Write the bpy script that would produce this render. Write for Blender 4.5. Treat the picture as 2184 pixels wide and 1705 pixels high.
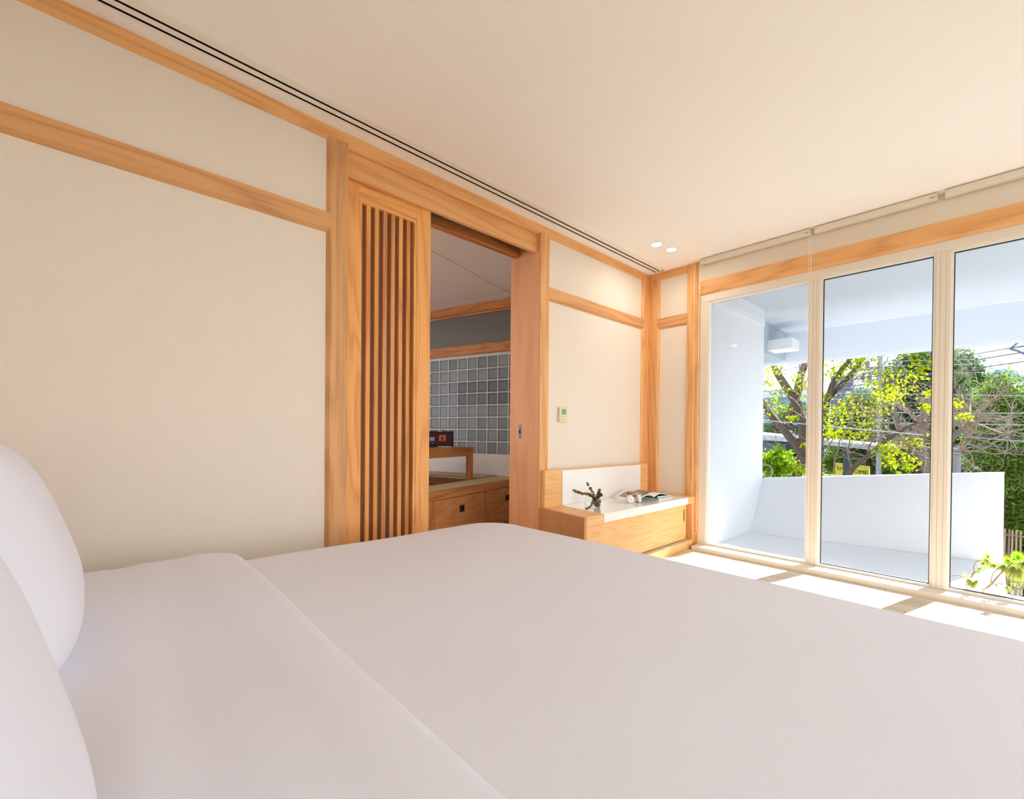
import bpy, bmesh, math, random
import numpy as np
from mathutils import Vector, Matrix

for o in list(bpy.data.objects):
    bpy.data.objects.remove(o)
SC = bpy.context.scene
COL = SC.collection
PI = math.pi

# ------------------------------------------------------------------ camera
W = ((0.6783224813, 0.0109699991, -0.7346824283),
     (0.7347135962, 0.0016225308, 0.6783754853),
     (0.0086338234, -0.9999385114, -0.0069592084))
FPX, CXP, CYP = 948.907, 1092.0, 931.624
CAM = Vector((0.0, 0.0, 1.023))
cd = bpy.data.cameras.new('camera')
cam = bpy.data.objects.new('camera', cd)
COL.objects.link(cam)
cd.sensor_fit = 'HORIZONTAL'
cd.sensor_width = 36.0
cd.lens = 36.0 * FPX / 2184.0
cd.shift_y = (CYP - 852.5) / 2184.0
cd.clip_start = 0.02
cd.clip_end = 400
rot = Matrix(((W[0][0], -W[0][1], -W[0][2]), (W[1][0], -W[1][1], -W[1][2]), (W[2][0], -W[2][1], -W[2][2])))
cam.matrix_world = Matrix.Translation(CAM) @ rot.to_4x4()
SC.camera = cam

# ------------------------------------------------------------------ world, sun, exposure
world = bpy.data.worlds.new('sky')
SC.world = world
world.use_nodes = True
wn, wl = world.node_tree.nodes, world.node_tree.links
wn.clear()
wo = wn.new('ShaderNodeOutputWorld')
wb = wn.new('ShaderNodeBackground')
wtc = wn.new('ShaderNodeTexCoord')
wsep = wn.new('ShaderNodeSeparateXYZ')
wr = wn.new('ShaderNodeValToRGB')
wr.color_ramp.elements[0].position = 0.0
wr.color_ramp.elements[0].color = (1.0, 0.99, 0.97, 1)
wr.color_ramp.elements[1].position = 0.75
wr.color_ramp.elements[1].color = (0.62, 0.76, 1.0, 1)
wl.new(wtc.outputs['Generated'], wsep.inputs[0])
wl.new(wsep.outputs['Z'], wr.inputs[0])
wl.new(wr.outputs[0], wb.inputs[0])
wb.inputs[1].default_value = 2.75
wl.new(wb.outputs[0], wo.inputs[0])

sd = bpy.data.lights.new('sun', 'SUN')
sun = bpy.data.objects.new('sun', sd)
COL.objects.link(sun)
sd.energy = 28.0
sd.color = (1.0, 0.98, 0.955)
sd.angle = math.radians(0.6)
SUN_DIR = Vector((0.222, 0.872, 0.436)).normalized()      # towards the sun
sun.rotation_euler = SUN_DIR.to_track_quat('Z', 'Y').to_euler()

vs = SC.view_settings
vs.view_transform = 'Standard'
vs.look = 'None'
vs.gamma = 1.0
vs.use_curve_mapping = False
vs.exposure = 0.80
cy = SC.cycles
cy.use_denoising = True
cy.max_bounces = 14
cy.diffuse_bounces = 8
cy.glossy_bounces = 5
cy.transmission_bounces = 8
cy.transparent_max_bounces = 32
cy.caustics_reflective = False
cy.caustics_refractive = False
cy.sample_clamp_indirect = 8.0

# ------------------------------------------------------------------ helpers
def S(r, g, b):
    f = lambda c: (c / 255 / 12.92) if c / 255 <= 0.04045 else ((c / 255 + 0.055) / 1.055) ** 2.4
    return (f(r), f(g), f(b), 1.0)

def mat(name, col, rough=0.6, spec=0.4, metal=0.0, bump=None, vary=None, emit=None, coat=0.0):
    m = bpy.data.materials.new(name)
    m.use_nodes = True
    n, l = m.node_tree.nodes, m.node_tree.links
    b = n['Principled BSDF']
    b.inputs['Base Color'].default_value = col
    b.inputs['Roughness'].default_value = rough
    b.inputs['Specular IOR Level'].default_value = spec
    b.inputs['Metallic'].default_value = metal
    b.inputs['Coat Weight'].default_value = coat
    if emit:
        b.inputs['Emission Color'].default_value = emit[0]
        b.inputs['Emission Strength'].default_value = emit[1]
    tc = n.new('ShaderNodeTexCoord')
    if vary:                                   # (scale, amount, stretch)
        mp = n.new('ShaderNodeMapping')
        mp.inputs['Scale'].default_value = vary[2] if len(vary) > 2 else (1, 1, 1)
        ns = n.new('ShaderNodeTexNoise')
        ns.inputs['Scale'].default_value = vary[0]
        ns.inputs['Detail'].default_value = 4
        mr = n.new('ShaderNodeMapRange')
        mr.inputs[3].default_value = 1 - vary[1]
        mr.inputs[4].default_value = 1 + vary[1]
        mx = n.new('ShaderNodeMix')
        mx.data_type = 'RGBA'
        mx.blend_type = 'MULTIPLY'
        mx.inputs[0].default_value = 1
        mx.inputs[6].default_value = col
        l.new(tc.outputs['Object'], mp.inputs[0])
        l.new(mp.outputs[0], ns.inputs[0])
        l.new(ns.outputs[0], mr.inputs[0])
        l.new(mr.outputs[0], mx.inputs[7])
        l.new(mx.outputs[2], b.inputs['Base Color'])
    if bump:                                   # (scale, strength, stretch)
        mp = n.new('ShaderNodeMapping')
        mp.inputs['Scale'].default_value = bump[2] if len(bump) > 2 else (1, 1, 1)
        ns = n.new('ShaderNodeTexNoise')
        ns.inputs['Scale'].default_value = bump[0]
        ns.inputs['Detail'].default_value = 3
        bp = n.new('ShaderNodeBump')
        bp.inputs['Strength'].default_value = bump[1]
        bp.inputs['Distance'].default_value = 0.01
        l.new(tc.outputs['Object'], mp.inputs[0])
        l.new(mp.outputs[0], ns.inputs[0])
        l.new(ns.outputs[0], bp.inputs['Height'])
        l.new(bp.outputs[0], b.inputs['Normal'])
    return m

def wood(name, light, dark, axis, rings=9.0, rough=0.5, scale=1.0, contrast=1.0, off=0.0):
    """flat-sawn timber, grain running along the given axis (0 x, 1 y, 2 z)"""
    m = bpy.data.materials.new(name)
    m.use_nodes = True
    n, l = m.node_tree.nodes, m.node_tree.links
    b = n['Principled BSDF']
    b.inputs['Roughness'].default_value = rough
    b.inputs['Specular IOR Level'].default_value = 0.3
    tc = n.new('ShaderNodeTexCoord')
    mp = n.new('ShaderNodeMapping')
    mp.inputs['Location'].default_value = (off, off * 1.7, off * 0.6)
    sc = [5.0 * scale] * 3
    sc[axis] = 0.55 * scale
    mp.inputs['Scale'].default_value = sc
    ns = n.new('ShaderNodeTexNoise')
    ns.inputs['Scale'].default_value = 1.0
    ns.inputs['Detail'].default_value = 1.5
    ns.inputs['Distortion'].default_value = 0.3
    mu = n.new('ShaderNodeMath'); mu.operation = 'MULTIPLY'; mu.inputs[1].default_value = rings
    fr = n.new('ShaderNodeMath'); fr.operation = 'PINGPONG'; fr.inputs[1].default_value = 0.5
    mp2 = n.new('ShaderNodeMapping')
    s2 = [230.0] * 3
    s2[axis] = 3.0
    mp2.inputs['Scale'].default_value = s2
    nf = n.new('ShaderNodeTexNoise')
    nf.inputs['Scale'].default_value = 1.0
    nf.inputs['Detail'].default_value = 3
    ad = n.new('ShaderNodeMath'); ad.operation = 'MULTIPLY_ADD'; ad.inputs[1].default_value = 0.95
    rp = n.new('ShaderNodeValToRGB')
    rp.color_ramp.elements[0].position = 0.30
    rp.color_ramp.elements[1].position = 1.05 if contrast <= 1 else 0.9
    mid = tuple((light[i] * (1 - 0.5) + dark[i] * 0.5) for i in range(3)) + (1,)
    rp.color_ramp.elements[0].color = light
    rp.color_ramp.elements[1].color = dark
    e = rp.color_ramp.elements.new(0.72)
    e.color = tuple(light[i] * 0.8 + dark[i] * 0.2 for i in range(3)) + (1,)
    l.new(tc.outputs['Object'], mp.inputs[0]); l.new(mp.outputs[0], ns.inputs[0])
    l.new(ns.outputs[0], mu.inputs[0]); l.new(mu.outputs[0], fr.inputs[0])
    l.new(tc.outputs['Object'], mp2.inputs[0]); l.new(mp2.outputs[0], nf.inputs[0])
    l.new(fr.outputs[0], ad.inputs[0]); l.new(nf.outputs[0], ad.inputs[2])
    l.new(ad.outputs[0], rp.inputs[0])
    l.new(rp.outputs[0], b.inputs['Base Color'])
    return m

def setp(o, label=None, cat=None, group=None, kind=None):
    if label: o['label'] = label
    if cat: o['category'] = cat
    if group: o['group'] = group
    if kind: o['kind'] = kind
    return o

def empty(name, loc=(0, 0, 0), rz=0.0, label=None, cat=None, group=None, kind=None):
    o = bpy.data.objects.new(name, None)
    o.location = loc
    o.rotation_euler = (0, 0, rz)
    o.empty_display_size = 0.05
    COL.objects.link(o)
    return setp(o, label, cat, group, kind)

def link_mesh(name, me, m, parent=None, loc=None, rz=None, bevel=0.0, smooth=False, seg=2):
    if m is not None:
        for mm in (m if isinstance(m, (list, tuple)) else [m]):
            me.materials.append(mm)
    if smooth:
        for p in me.polygons: p.use_smooth = True
    o = bpy.data.objects.new(name, me)
    COL.objects.link(o)
    if parent is not None: o.parent = parent
    if loc is not None: o.location = loc
    if rz is not None: o.rotation_euler = (0, 0, rz)
    if bevel > 0:
        b = o.modifiers.new('bevel', 'BEVEL')
        b.width = bevel
        b.segments = seg
        b.limit_method = 'ANGLE'
        b.angle_limit = math.radians(40)
    return o

class MB:
    """collects simple shapes, builds them as one mesh object"""
    def __init__(s): s.v = []; s.f = []; s.mi = []
    def _add(s, v, f, mi=0):
        k = len(s.v); s.v += [tuple(p) for p in v]; s.f += [tuple(i + k for i in q) for q in f]; s.mi += [mi] * len(f)
        return s
    def box(s, x0, x1, y0, y1, z0, z1, mi=0):
        x0, x1 = sorted((x0, x1)); y0, y1 = sorted((y0, y1)); z0, z1 = sorted((z0, z1))
        v = [(x0, y0, z0), (x1, y0, z0), (x1, y1, z0), (x0, y1, z0), (x0, y0, z1), (x1, y0, z1), (x1, y1, z1), (x0, y1, z1)]
        return s._add(v, [(0, 3, 2, 1), (4, 5, 6, 7), (0, 1, 5, 4), (1, 2, 6, 5), (2, 3, 7, 6), (3, 0, 4, 7)], mi)
    def prism(s, poly, axis, a, b, mi=0):
        """poly: 2D points in the two axes other than `axis`, in order x<y<z"""
        def p3(q, t):
            return {0: (t, q[0], q[1]), 1: (q[0], t, q[1]), 2: (q[0], q[1], t)}[axis]
        n = len(poly)
        v = [p3(q, a) for q in poly] + [p3(q, b) for q in poly]
        f = [tuple(range(n)), tuple(range(2 * n - 1, n - 1, -1))] + [(i, (i + n), (i + 1) % n + n, (i + 1) % n) for i in range(n)]
        return s._add(v, f, mi)
    def tube(s, pts, rad, k=6, mi=0, cap=True):
        pts = [Vector(p) for p in pts]
        if not isinstance(rad, (list, tuple)): rad = [rad] * len(pts)
        v = []; f = []
        up = Vector((0.13, 0.27, 0.95)).normalized()
        for i, p in enumerate(pts):
            t = (pts[min(i + 1, len(pts) - 1)] - pts[max(i - 1, 0)])
            if t.length < 1e-9: t = Vector((0, 0, 1))
            t.normalize()
            a = t.cross(up)
            if a.length < 0.1: a = t.cross(Vector((1, 0, 0)))
            a.normalize(); b = t.cross(a)
            for j in range(k):
                th = 2 * PI * j / k
                v.append(p + (a * math.cos(th) + b * math.sin(th)) * rad[i])
        for i in range(len(pts) - 1):
            for j in range(k):
                f.append((i * k + j, i * k + (j + 1) % k, (i + 1) * k + (j + 1) % k, (i + 1) * k + j))
        if cap:
            f.append(tuple(range(k - 1, -1, -1)))
            f.append(tuple(range((len(pts) - 1) * k, len(pts) * k)))
        return s._add(v, f, mi)
    def lathe(s, prof, c=(0, 0, 0), k=24, mi=0):
        v = []; f = []
        for r, z in prof:
            for j in range(k):
                th = 2 * PI * j / k
                v.append((c[0] + r * math.cos(th), c[1] + r * math.sin(th), c[2] + z))
        for i in range(len(prof) - 1):
            for j in range(k):
                f.append((i * k + j, i * k + (j + 1) % k, (i + 1) * k + (j + 1) % k, (i + 1) * k + j))
        return s._add(v, f, mi)
    def quad(s, a, b, c, d, mi=0): return s._add([a, b, c, d], [(0, 1, 2, 3)], mi)
    def mesh(s, name='mesh', fix=True):
        me = bpy.data.meshes.new(name)
        me.from_pydata(s.v, [], s.f)
        me.polygons.foreach_set('material_index', s.mi)
        me.update()
        if fix:
            bm = bmesh.new(); bm.from_mesh(me)
            bmesh.ops.recalc_face_normals(bm, faces=bm.faces)
            bm.to_mesh(me); bm.free()
        return me
    def build(s, name, m, parent=None, fix=True, **kw):
        return link_mesh(name, s.mesh(name, fix), m, parent, **kw)

def B(*a): return MB().box(*a)

def copy_tree(o, parent=None, loc=None):
    c = o.copy()
    COL.objects.link(c)
    c.parent = parent
    if loc is not None: c.location = loc
    for ch in list(o.children): copy_tree(ch, c)
    return c

def at(px, py, y=None, z=None, x=None):
    """point of the photograph's frame on a plane of the scene"""
    u = ((px - CXP) / FPX, (py - CYP) / FPX, 1.0)
    d = Vector([W[i][0] * u[0] + W[i][1] * u[1] + W[i][2] * u[2] for i in range(3)])
    if y is not None: t = (y - CAM.y) / d.y
    elif z is not None: t = (z - CAM.z) / d.z
    else: t = (x - CAM.x) / d.x
    return CAM + d * t

# ------------------------------------------------------------------ materials
OAK_L, OAK_D = S(232, 178, 120), S(214, 154, 94)
ASH_L, ASH_D = S(222, 168, 114), S(196, 142, 94)
oak = [wood('oak_along_' + 'xyz'[a], OAK_L, OAK_D, a, off=0.3 * a) for a in range(3)]
ash = [wood('rail_ash_along_' + 'xyz'[a], ASH_L, ASH_D, a, rings=7, off=2.1 + a) for a in range(3)]
pine = [wood('door_pine_along_' + 'xyz'[a], S(240, 178, 108), S(220, 150, 84), a, rings=11, off=4.4 + a) for a in range(3)]
slatm = [wood('slat_timber_%d' % i, *[S(*c) for c in cs], 2, rings=5, off=i * 3.3) for i, cs in enumerate([
    ((236, 168, 100), (206, 134, 74)), ((222, 160, 106), (190, 124, 78)), ((228, 160, 92), (196, 124, 64))])]
veneer = wood('cabinet_veneer', S(238, 190, 128), S(228, 174, 110), 1, rings=14, scale=1.2, rough=0.45)
veneer_z = wood('jamb_veneer', S(234, 176, 128), S(222, 162, 114), 2, rings=4, scale=1.0, rough=0.55)
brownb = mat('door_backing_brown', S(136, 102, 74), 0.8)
panelm = mat('wall_fabric', S(231, 221, 208), 0.95, 0.1, bump=(220, 0.12, (1, 1, 0.15)))
wallp = mat('wall_plaster', S(228, 218, 203), 0.95, 0.1)
ceilm = mat('ceiling_paint', S(250, 248, 244), 0.95, 0.1)
whitem = mat('white_metal', S(236, 233, 226), 0.5)
framem = mat('window_frame_cream', S(224, 215, 201), 0.35, 0.5)
gasket = mat('rubber_gasket', S(38, 38, 48), 0.6)
blackm = mat('black', S(14, 13, 12), 0.9, 0.1)
stone = mat('white_stone', S(240, 238, 234), 0.08, 0.5, vary=(3.0, 0.03), coat=0.3)
sheet = mat('white_cotton', S(232, 234, 245), 0.95, 0.15, bump=(900, 0.05))
dullm = mat('brushed_steel', S(104, 100, 94), 0.35, 0.5, metal=0.9)
alum = mat('track_aluminium', S(170, 168, 164), 0.4, 0.5, metal=0.7)

def glass_mat(name, tint, gloss=1.0, ior=1.45):
    m = bpy.data.materials.new(name)
    m.use_nodes = True
    n, l = m.node_tree.nodes, m.node_tree.links
    n.clear()
    out = n.new('ShaderNodeOutputMaterial')
    tr = n.new('ShaderNodeBsdfTransparent'); tr.inputs[0].default_value = tint
    gl = n.new('ShaderNodeBsdfGlossy'); gl.inputs['Roughness'].default_value = 0.02
    fr = n.new('ShaderNodeFresnel'); fr.inputs[0].default_value = ior
    mu = n.new('ShaderNodeMath'); mu.operation = 'MULTIPLY'; mu.inputs[1].default_value = gloss
    mx = n.new('ShaderNodeMixShader')
    l.new(fr.outputs[0], mu.inputs[0]); l.new(mu.outputs[0], mx.inputs[0])
    l.new(tr.outputs[0], mx.inputs[1]); l.new(gl.outputs[0], mx.inputs[2])
    l.new(mx.outputs[0], out.inputs[0])
    return m
paneg = glass_mat('window_glass', (0.76, 0.785, 0.82, 1), 0.10)
sideg = glass_mat('clear_glass', (0.97, 0.98, 0.98, 1), 0.3)
vaseg = glass_mat('vase_glass', (0.97, 0.985, 0.98, 1), 0.7)

n_, l_ = vaseg.node_tree.nodes, vaseg.node_tree.links
lw_ = n_.new('ShaderNodeLayerWeight'); lw_.inputs[0].default_value = 0.5
pw_ = n_.new('ShaderNodeMath'); pw_.operation = 'POWER'; pw_.inputs[1].default_value = 4.0
mu_ = [q for q in n_ if q.type == 'MATH' and q.operation == 'MULTIPLY'][0]; mu_.inputs[1].default_value = 0.55
l_.new(lw_.outputs['Facing'], pw_.inputs[0]); l_.new(pw_.outputs[0], mu_.inputs[0])

# ------------------------------------------------------------------ room shell
F, P = -2.333, -2.353          # faces of the trim and of the recessed panels on the left wall
YW = 3.99                      # face of the trim on the window wall
XR, YB = 2.45, -0.95           # right wall and wall behind the bed
# floor: boards running along x
flo = B(-8.2, XR, -4.0, YW + 0.06, -0.12, -0.012).build('floor', mat('floor_subfloor', S(150, 118, 84), 0.8))
setp(flo, kind='structure')
plank_mats = [wood('floor_board_%d' % i, S(*a), S(*b), 0, rings=5, off=i * 1.9, rough=0.4) for i, (a, b) in enumerate([
    ((212, 196, 172), (192, 172, 144)), ((218, 203, 180), (198, 178, 150)), ((206, 190, 164), (184, 164, 136))])]
pw, pl = 0.146, 1.22
pm = [B(0.001, pl - 0.001, 0.0012, pw - 0.0012, -0.012, 0.0).mesh('plank') for i in range(3)]
for i in range(3): pm[i].materials.append(plank_mats[i])
random.seed(5)
row = 0
y = YW - 0.09 - 34 * pw
while y < YW - 0.1:
    x = -2.66 - random.random() * pl
    x = max(x, -2.66 - 0.0) if x > -2.66 else x
    x = -2.66 - (row * 0.37 % 1.0) * pl + (0 if (row * 0.37 % 1.0) == 0 else 0)
    while x < XR:
        if x + pl <= XR + 0.02:
            o = bpy.data.objects.new('plank', pm[random.randrange(3)])
            COL.objects.link(o); o.parent = flo; o.location = (x, y, 0)
            if x < -2.66: o.location.x = x
        x += pl
    y += pw; row += 1

ceil = MB()
DX0, DX1, DY1 = -2.262, -2.152, 3.955
ceil.box(-2.8, DX0, YB - 0.1, YW + 0.08, 2.6, 2.72).box(DX1, XR + 0.1, YB - 0.1, YW + 0.08, 2.6, 2.72)
ceil.box(DX0, DX1, DY1, YW + 0.08, 2.6, 2.72)
setp(ceil.build('ceiling', ceilm), kind='structure')

wl_ = B(-2.66, P - 0.012, YB, 0.90, 0, 2.6).box(-2.66, P - 0.012, 2.46, YW, 0, 2.6).box(-2.66, -2.405, 0.90, 2.46, 2.565, 2.6).build('wall_left', wallp)
setp(wl_, kind='structure')
def lpanel(y0, y1, z0, z1):
    return B(P - 0.012, P, y0, y1, z0, z1).build('wall_panel', panelm, wl_)
lpanel(YB, 0.86, 0.0, 2.07); lpanel(YB, 0.86, 2.13, 2.56)
lpanel(2.54, 3.90, 0.0, 2.07); lpanel(2.54, 3.90, 2.13, 2.56)
MB().prism([(F, 2.6), (F, 2.552), (P, 2.534), (-2.402, 2.534), (-2.402, 2.6)], 1, YB, YW).build('ceiling_trim', oak[1], wl_, bevel=0.0015)
for a, b in ((YB, 0.8685), (2.5285, 3.8965)):
    MB().prism([(F, 2.153), (F, 2.072), (P, 2.054), (P - 0.008, 2.054), (P - 0.008, 2.16), (P, 2.16)], 1, a, b).build('middle_rail', ash[1], wl_)
MB().prism([(F, 0.869), (F, 0.961), (-2.66, 0.961), (-2.66, 0.851), (P, 0.851)], 2, 0, 2.5515).build('post', ash[2], wl_, bevel=0.002)
MB().prism([(F, 2.435), (F, 2.528), (P, 2.547), (-2.40, 2.547), (-2.40, 2.435)], 2, 0, 2.5515).build('post', oak[2], wl_, bevel=0.003)
B(-2.665, -2.343, 2.434, 2.545, 0, 2.56).build('door_jamb', veneer_z, wl_, bevel=0.003)
MB().prism([(F, 3.897), (F, YW), (-2.40, YW), (-2.40, 3.877), (P, 3.877)], 2, 0, 2.5515).build('post', oak[2], wl_)

# door head: beam, track and rear rail over the opening
dh = empty('door_head', kind='structure')
B(-2.403, -2.373, 0.93, 2.434, 2.402, 2.57).build('lintel', oak[1], dh, bevel=0.004)
B(-2.615, -2.560, 0.93, 2.434, 2.417, 2.6).build('rear_rail', wood('rear_rail_wood', S(190, 122, 66), S(150, 88, 42), 1, rings=8), dh, bevel=0.012, seg=4)
B(-2.56, -2.403, 0.93, 2.434, 2.50, 2.55).build('soffit', blackm, dh)
tk = MB()
for xa in (-2.487, -2.458): tk.box(xa, xa + 0.011, 0.96, 2.43, 2.447, 2.50)
tk.box(-2.500, -2.432, 0.96, 2.43, 2.494, 2.50)
tk.build('sliding_track', alum, dh, bevel=0.001)
B(-2.479, -2.452, 1.50, 1.64, 2.425, 2.48).build('door_roller', dullm, dh, bevel=0.003)
setp(MB().prism([(-0.013, 0), (0.013, 0), (0.013, 0.112), (-0.013, 0.112)], 1, -0.002, 0.002).build('strike_plate', dullm, None, loc=(-2.543, 2.433, 0.983)), 'small brushed steel strike plate set in the door jamb', 'strike plate')
sp = bpy.data.objects['strike_plate']
B(-0.007, 0.007, -0.0026, -0.0016, 0.038, 0.072).build('latch_slot', blackm, sp)
for zz in (0.02, 0.092):
    MB().tube([(0, -0.0015, zz), (0, -0.0032, zz)], 0.003, 10).build('screw', blackm, sp)

# lattice sliding door
dr = empty('door_1', kind='structure')
X0d, X1d = -2.440, -2.404
B(X0d, X1d, 0.88, 1.052, 0.012, 2.415).build('stile', pine[2], dr, bevel=0.0015)
B(X0d, X1d, 1.417, 1.513, 0.012, 2.415).build('stile', pine[2], dr, bevel=0.0015)
B(X0d, X1d - 0.001, 1.052, 1.417, 2.325, 2.415).build('rail', pine[1], dr)
B(X0d, X1d - 0.001, 1.052, 1.417, 0.012, 0.16).build('rail', pine[1], dr)
B(X0d, X1d - 0.002, 1.0525, 1.068, 0.18, 2.305).build('inner_moulding', pine[2], dr, bevel=0.001)
B(X0d, X1d - 0.002, 1.398, 1.4165, 0.18, 2.305).build('inner_moulding', pine[2], dr, bevel=0.001)
B(X0d, X1d - 0.002, 1.0525, 1.4165, 2.303, 2.3245).build('inner_moulding', pine[1], dr, bevel=0.001)
B(X0d, X1d - 0.002, 1.0525, 1.4165, 0.1605, 0.18).build('inner_moulding', pine[1], dr, bevel=0.001)
B(X0d, X0d + 0.006, 1.068, 1.398, 0.18, 2.303).build('backing_panel', brownb, dr)
for k in range(6):
    ya = 1.069 + 0.0262 + k * 0.0506
    sb = B(X0d + 0.008, X1d - 0.003, ya, ya + 0.0242, 0.18, 2.303)
    sb.build('slat', slatm[(k * 2 + (k > 2)) % 3], dr, bevel=0.0008)

# window wall: stub with panels, header, plaster strip over it
ww = B(-2.66, -1.84, YW + 0.032, YW + 0.16, 0, 2.6).box(-1.84, XR, YW + 0.005, YW + 0.16, 2.40, 2.6).build('wall_window', wallp)
setp(ww, kind='structure')
B(-2.24, -1.93, YW + 0.02, YW + 0.031, 0, 2.07).build('wall_panel', panelm, ww)
B(-2.24, -1.93, YW + 0.02, YW + 0.031, 2.12, 2.56).build('wall_panel', panelm, ww)
MB().prism([(F, YW), (-2.242, YW), (-2.222, YW + 0.02), (-2.222, YW + 0.03), (F, YW + 0.03)], 2, 0, 2.5475).build('post', oak[2], ww)
MB().prism([(-1.943, YW), (-1.832, YW), (-1.832, YW + 0.15), (-1.943, YW + 0.03)], 2, 0, 2.6).build('post', oak[2], ww, bevel=0.002)
MB().prism([(YW, 2.6), (YW, 2.548), (YW + 0.02, 2.530), (YW + 0.03, 2.53), (YW + 0.03, 2.6)], 0, F, -1.9435).build('ceiling_trim', oak[0], ww)
MB().prism([(YW, 2.153), (YW, 2.068), (YW + 0.02, 2.05), (YW + 0.03, 2.05), (YW + 0.03, 2.158)], 0, -2.2425, -1.9435).build('middle_rail', ash[0], ww)
MB().prism([(YW - 0.012, 2.412), (YW - 0.012, 2.305), (YW + 0.004, 2.290), (YW + 0.06, 2.290), (YW + 0.06, 2.412)], 0, -1.831, XR).build('header_rail', oak[0], ww)
B(-1.8315, -1.822, YW, YW + 0.05, 0.0, 2.29).build('trim_strip', oak[2], ww)

setp(B(XR, XR + 0.15, 3.2, YW + 0.16, 0, 2.6).box(XR, XR + 0.15, YB, 3.2, 2.40, 2.6).box(XR, XR + 0.15, YB - 0.15, YB + 0.3, 0, 2.4).build('wall_right', wallp), kind='structure')
setp(B(-2.66, XR, YB - 0.15, YB, 0, 2.6).build('wall_back', wallp), kind='structure')

# window_1: the glazed front, frame members and panes
wi = empty('window_1', kind='structure')
GZ0, GZ1 = 0.052, 2.225
YF = 4.0
def frame(x0, x1, z0, z1, y0=YF, y1=4.075, nm='window_frame'): return B(x0, x1, y0, y1, z0, z1).build(nm, framem, wi, bevel=0.0025)
frame(-1.831, XR, 2.225, 2.291)
frame(-1.831, -1.752, 0.0, 2.225)
sill = MB().prism([(3.872, 0), (3.872, 0.030), (3.876, 0.034), (4.09, 0.036), (4.09, 0)], 0, -1.822, XR).build('window_sill', framem, wi, bevel=0.001)
MUL = [(-0.970, -0.902), (-0.268, -0.197), (0.505, 0.575), (1.22, 1.29), (1.93, 2.0)]
for a, b in MUL:
    frame(a, b, 0.036, 2.225, nm='mullion')
    for xx in (a + 0.022, b - 0.022):
        B(xx - 0.0006, xx + 0.0006, YF - 0.0006, YF + 0.002, 0.04, 2.222).build('groove', gasket if False else mat('groove_shade', S(168, 150, 128), 0.8) if 'groove_shade' not in bpy.data.materials else bpy.data.materials['groove_shade'], wi)
xs = [-1.752] + [v for m_ in MUL for v in m_] + [XR]
for i in range(0, len(xs), 2):
    a, b = xs[i], xs[i + 1]
    bead = MB()
    bw = 0.012
    for q in ((a, a + bw, GZ0 - 0.016, GZ1), (b - bw, b, GZ0 - 0.016, GZ1), (a + bw, b - bw, GZ0 - 0.016, GZ0), (a + bw, b - bw, GZ1 - bw, GZ1)):
        bead.box(q[0], q[1], 4.012, 4.06, q[2], q[3])
    bead.build('glazing_bead', whitem, wi)
    if i > 0:
        gk = MB()
        gw = 0.005
        for q in ((a + bw, a + bw + gw, GZ0, GZ1 - bw), (b - bw - gw, b - bw, GZ0, GZ1 - bw), (a + bw + gw, b - bw - gw, GZ0, GZ0 + gw), (a + bw + gw, b - bw - gw, GZ1 - bw - gw, GZ1 - bw)):
            gk.box(q[0], q[1], 4.028, 4.042, q[2], q[3])
        gk.build('gasket', gasket, wi)
    B(a + bw, b - bw, 4.046, 4.050, GZ0, GZ1 - bw).build('pane', paneg, wi)
# added_window_2: glazing added in the unseen right wall to let sky light in
w2 = empty('added_window_2', kind='structure')
B(XR + 0.04, XR + 0.1, YB + 0.3, 3.2, 0.0, 0.06).build('window_sill', framem, w2)
B(XR + 0.04, XR + 0.1, YB + 0.3, 3.2, 2.34, 2.40).build('window_frame', framem, w2)
ys = [YB + 0.3, 0.55, 1.85, 3.2]
for k in range(4): B(XR + 0.04, XR + 0.1, ys[k] - 0.03 * (k > 0), ys[k] + 0.03 * (k < 3), 0.06, 2.34).build('mullion', framem, w2)
for k in range(3): B(XR + 0.065, XR + 0.07, ys[k] + 0.03, ys[k + 1] - 0.03, 0.06, 2.34).build('pane', sideg, w2)

# ------------------------------------------------------------------ ceiling fittings
av = empty('air_diffuser', (DX0, 0, 2.6), label='long white ceiling air slot with two thin dark gaps beside the left wall', cat='air vent')
d = MB()
for a, b in ((0.0, 0.014), (0.029, 0.056), (0.071, 0.110)): d.box(a, b, YB + 0.02, DY1 - 0.001, -0.0030, -0.0005)
for yy in (YB, DY1 - 0.014): d.box(0.0, 0.110, yy, yy + 0.013, -0.0030, -0.0005)
d.build('diffuser_frame', mat('diffuser_white', S(243, 238, 230), 0.6), av)
MB().box(0.0005, 0.1095, YB, DY1 - 0.002, 0.03, 0.06).box(0.0002, 0.004, YB, DY1 - 0.002, 0.0, 0.03).box(0.106, 0.1098, YB, DY1 - 0.002, 0.0, 0.03).build('duct', mat('duct_dark', S(24, 20, 16), 0.9), av)

DL_W = 0.9
lampm = mat('lamp_lens', S(255, 244, 224), 0.5, emit=((1.0, 0.86, 0.66, 1), 14.0))
def downlight(x, y, label, group=None, parent_mesh=None):
    t = empty('downlight', (x, y, 2.6), label=label, cat='ceiling light', group=group)
    if parent_mesh is None:
        MB().lathe([(0.050, 0.0), (0.050, -0.004), (0.043, -0.005), (0.042, 0.0)], k=28).build('trim_ring', whitem, t, smooth=True)
        MB().lathe([(0.0, -0.0015), (0.042, -0.0015)], k=28).build('lens', lampm, t)
    else:
        for m_ in parent_mesh:
            c = m_.copy(); COL.objects.link(c); c.parent = t
    ld = bpy.data.lights.get('downlight_lamp')
    if ld is None:
        ld = bpy.data.lights.new('downlight_lamp', 'AREA')
        ld.shape = 'DISK'; ld.size = 0.08; ld.energy = DL_W; ld.color = (1.0, 0.95, 0.88)
        ld.spread = math.radians(170)
    lo = bpy.data.objects.new('lamp', ld); COL.objects.link(lo); lo.parent = t; lo.location = (0, 0, -0.008)
    return t

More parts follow.
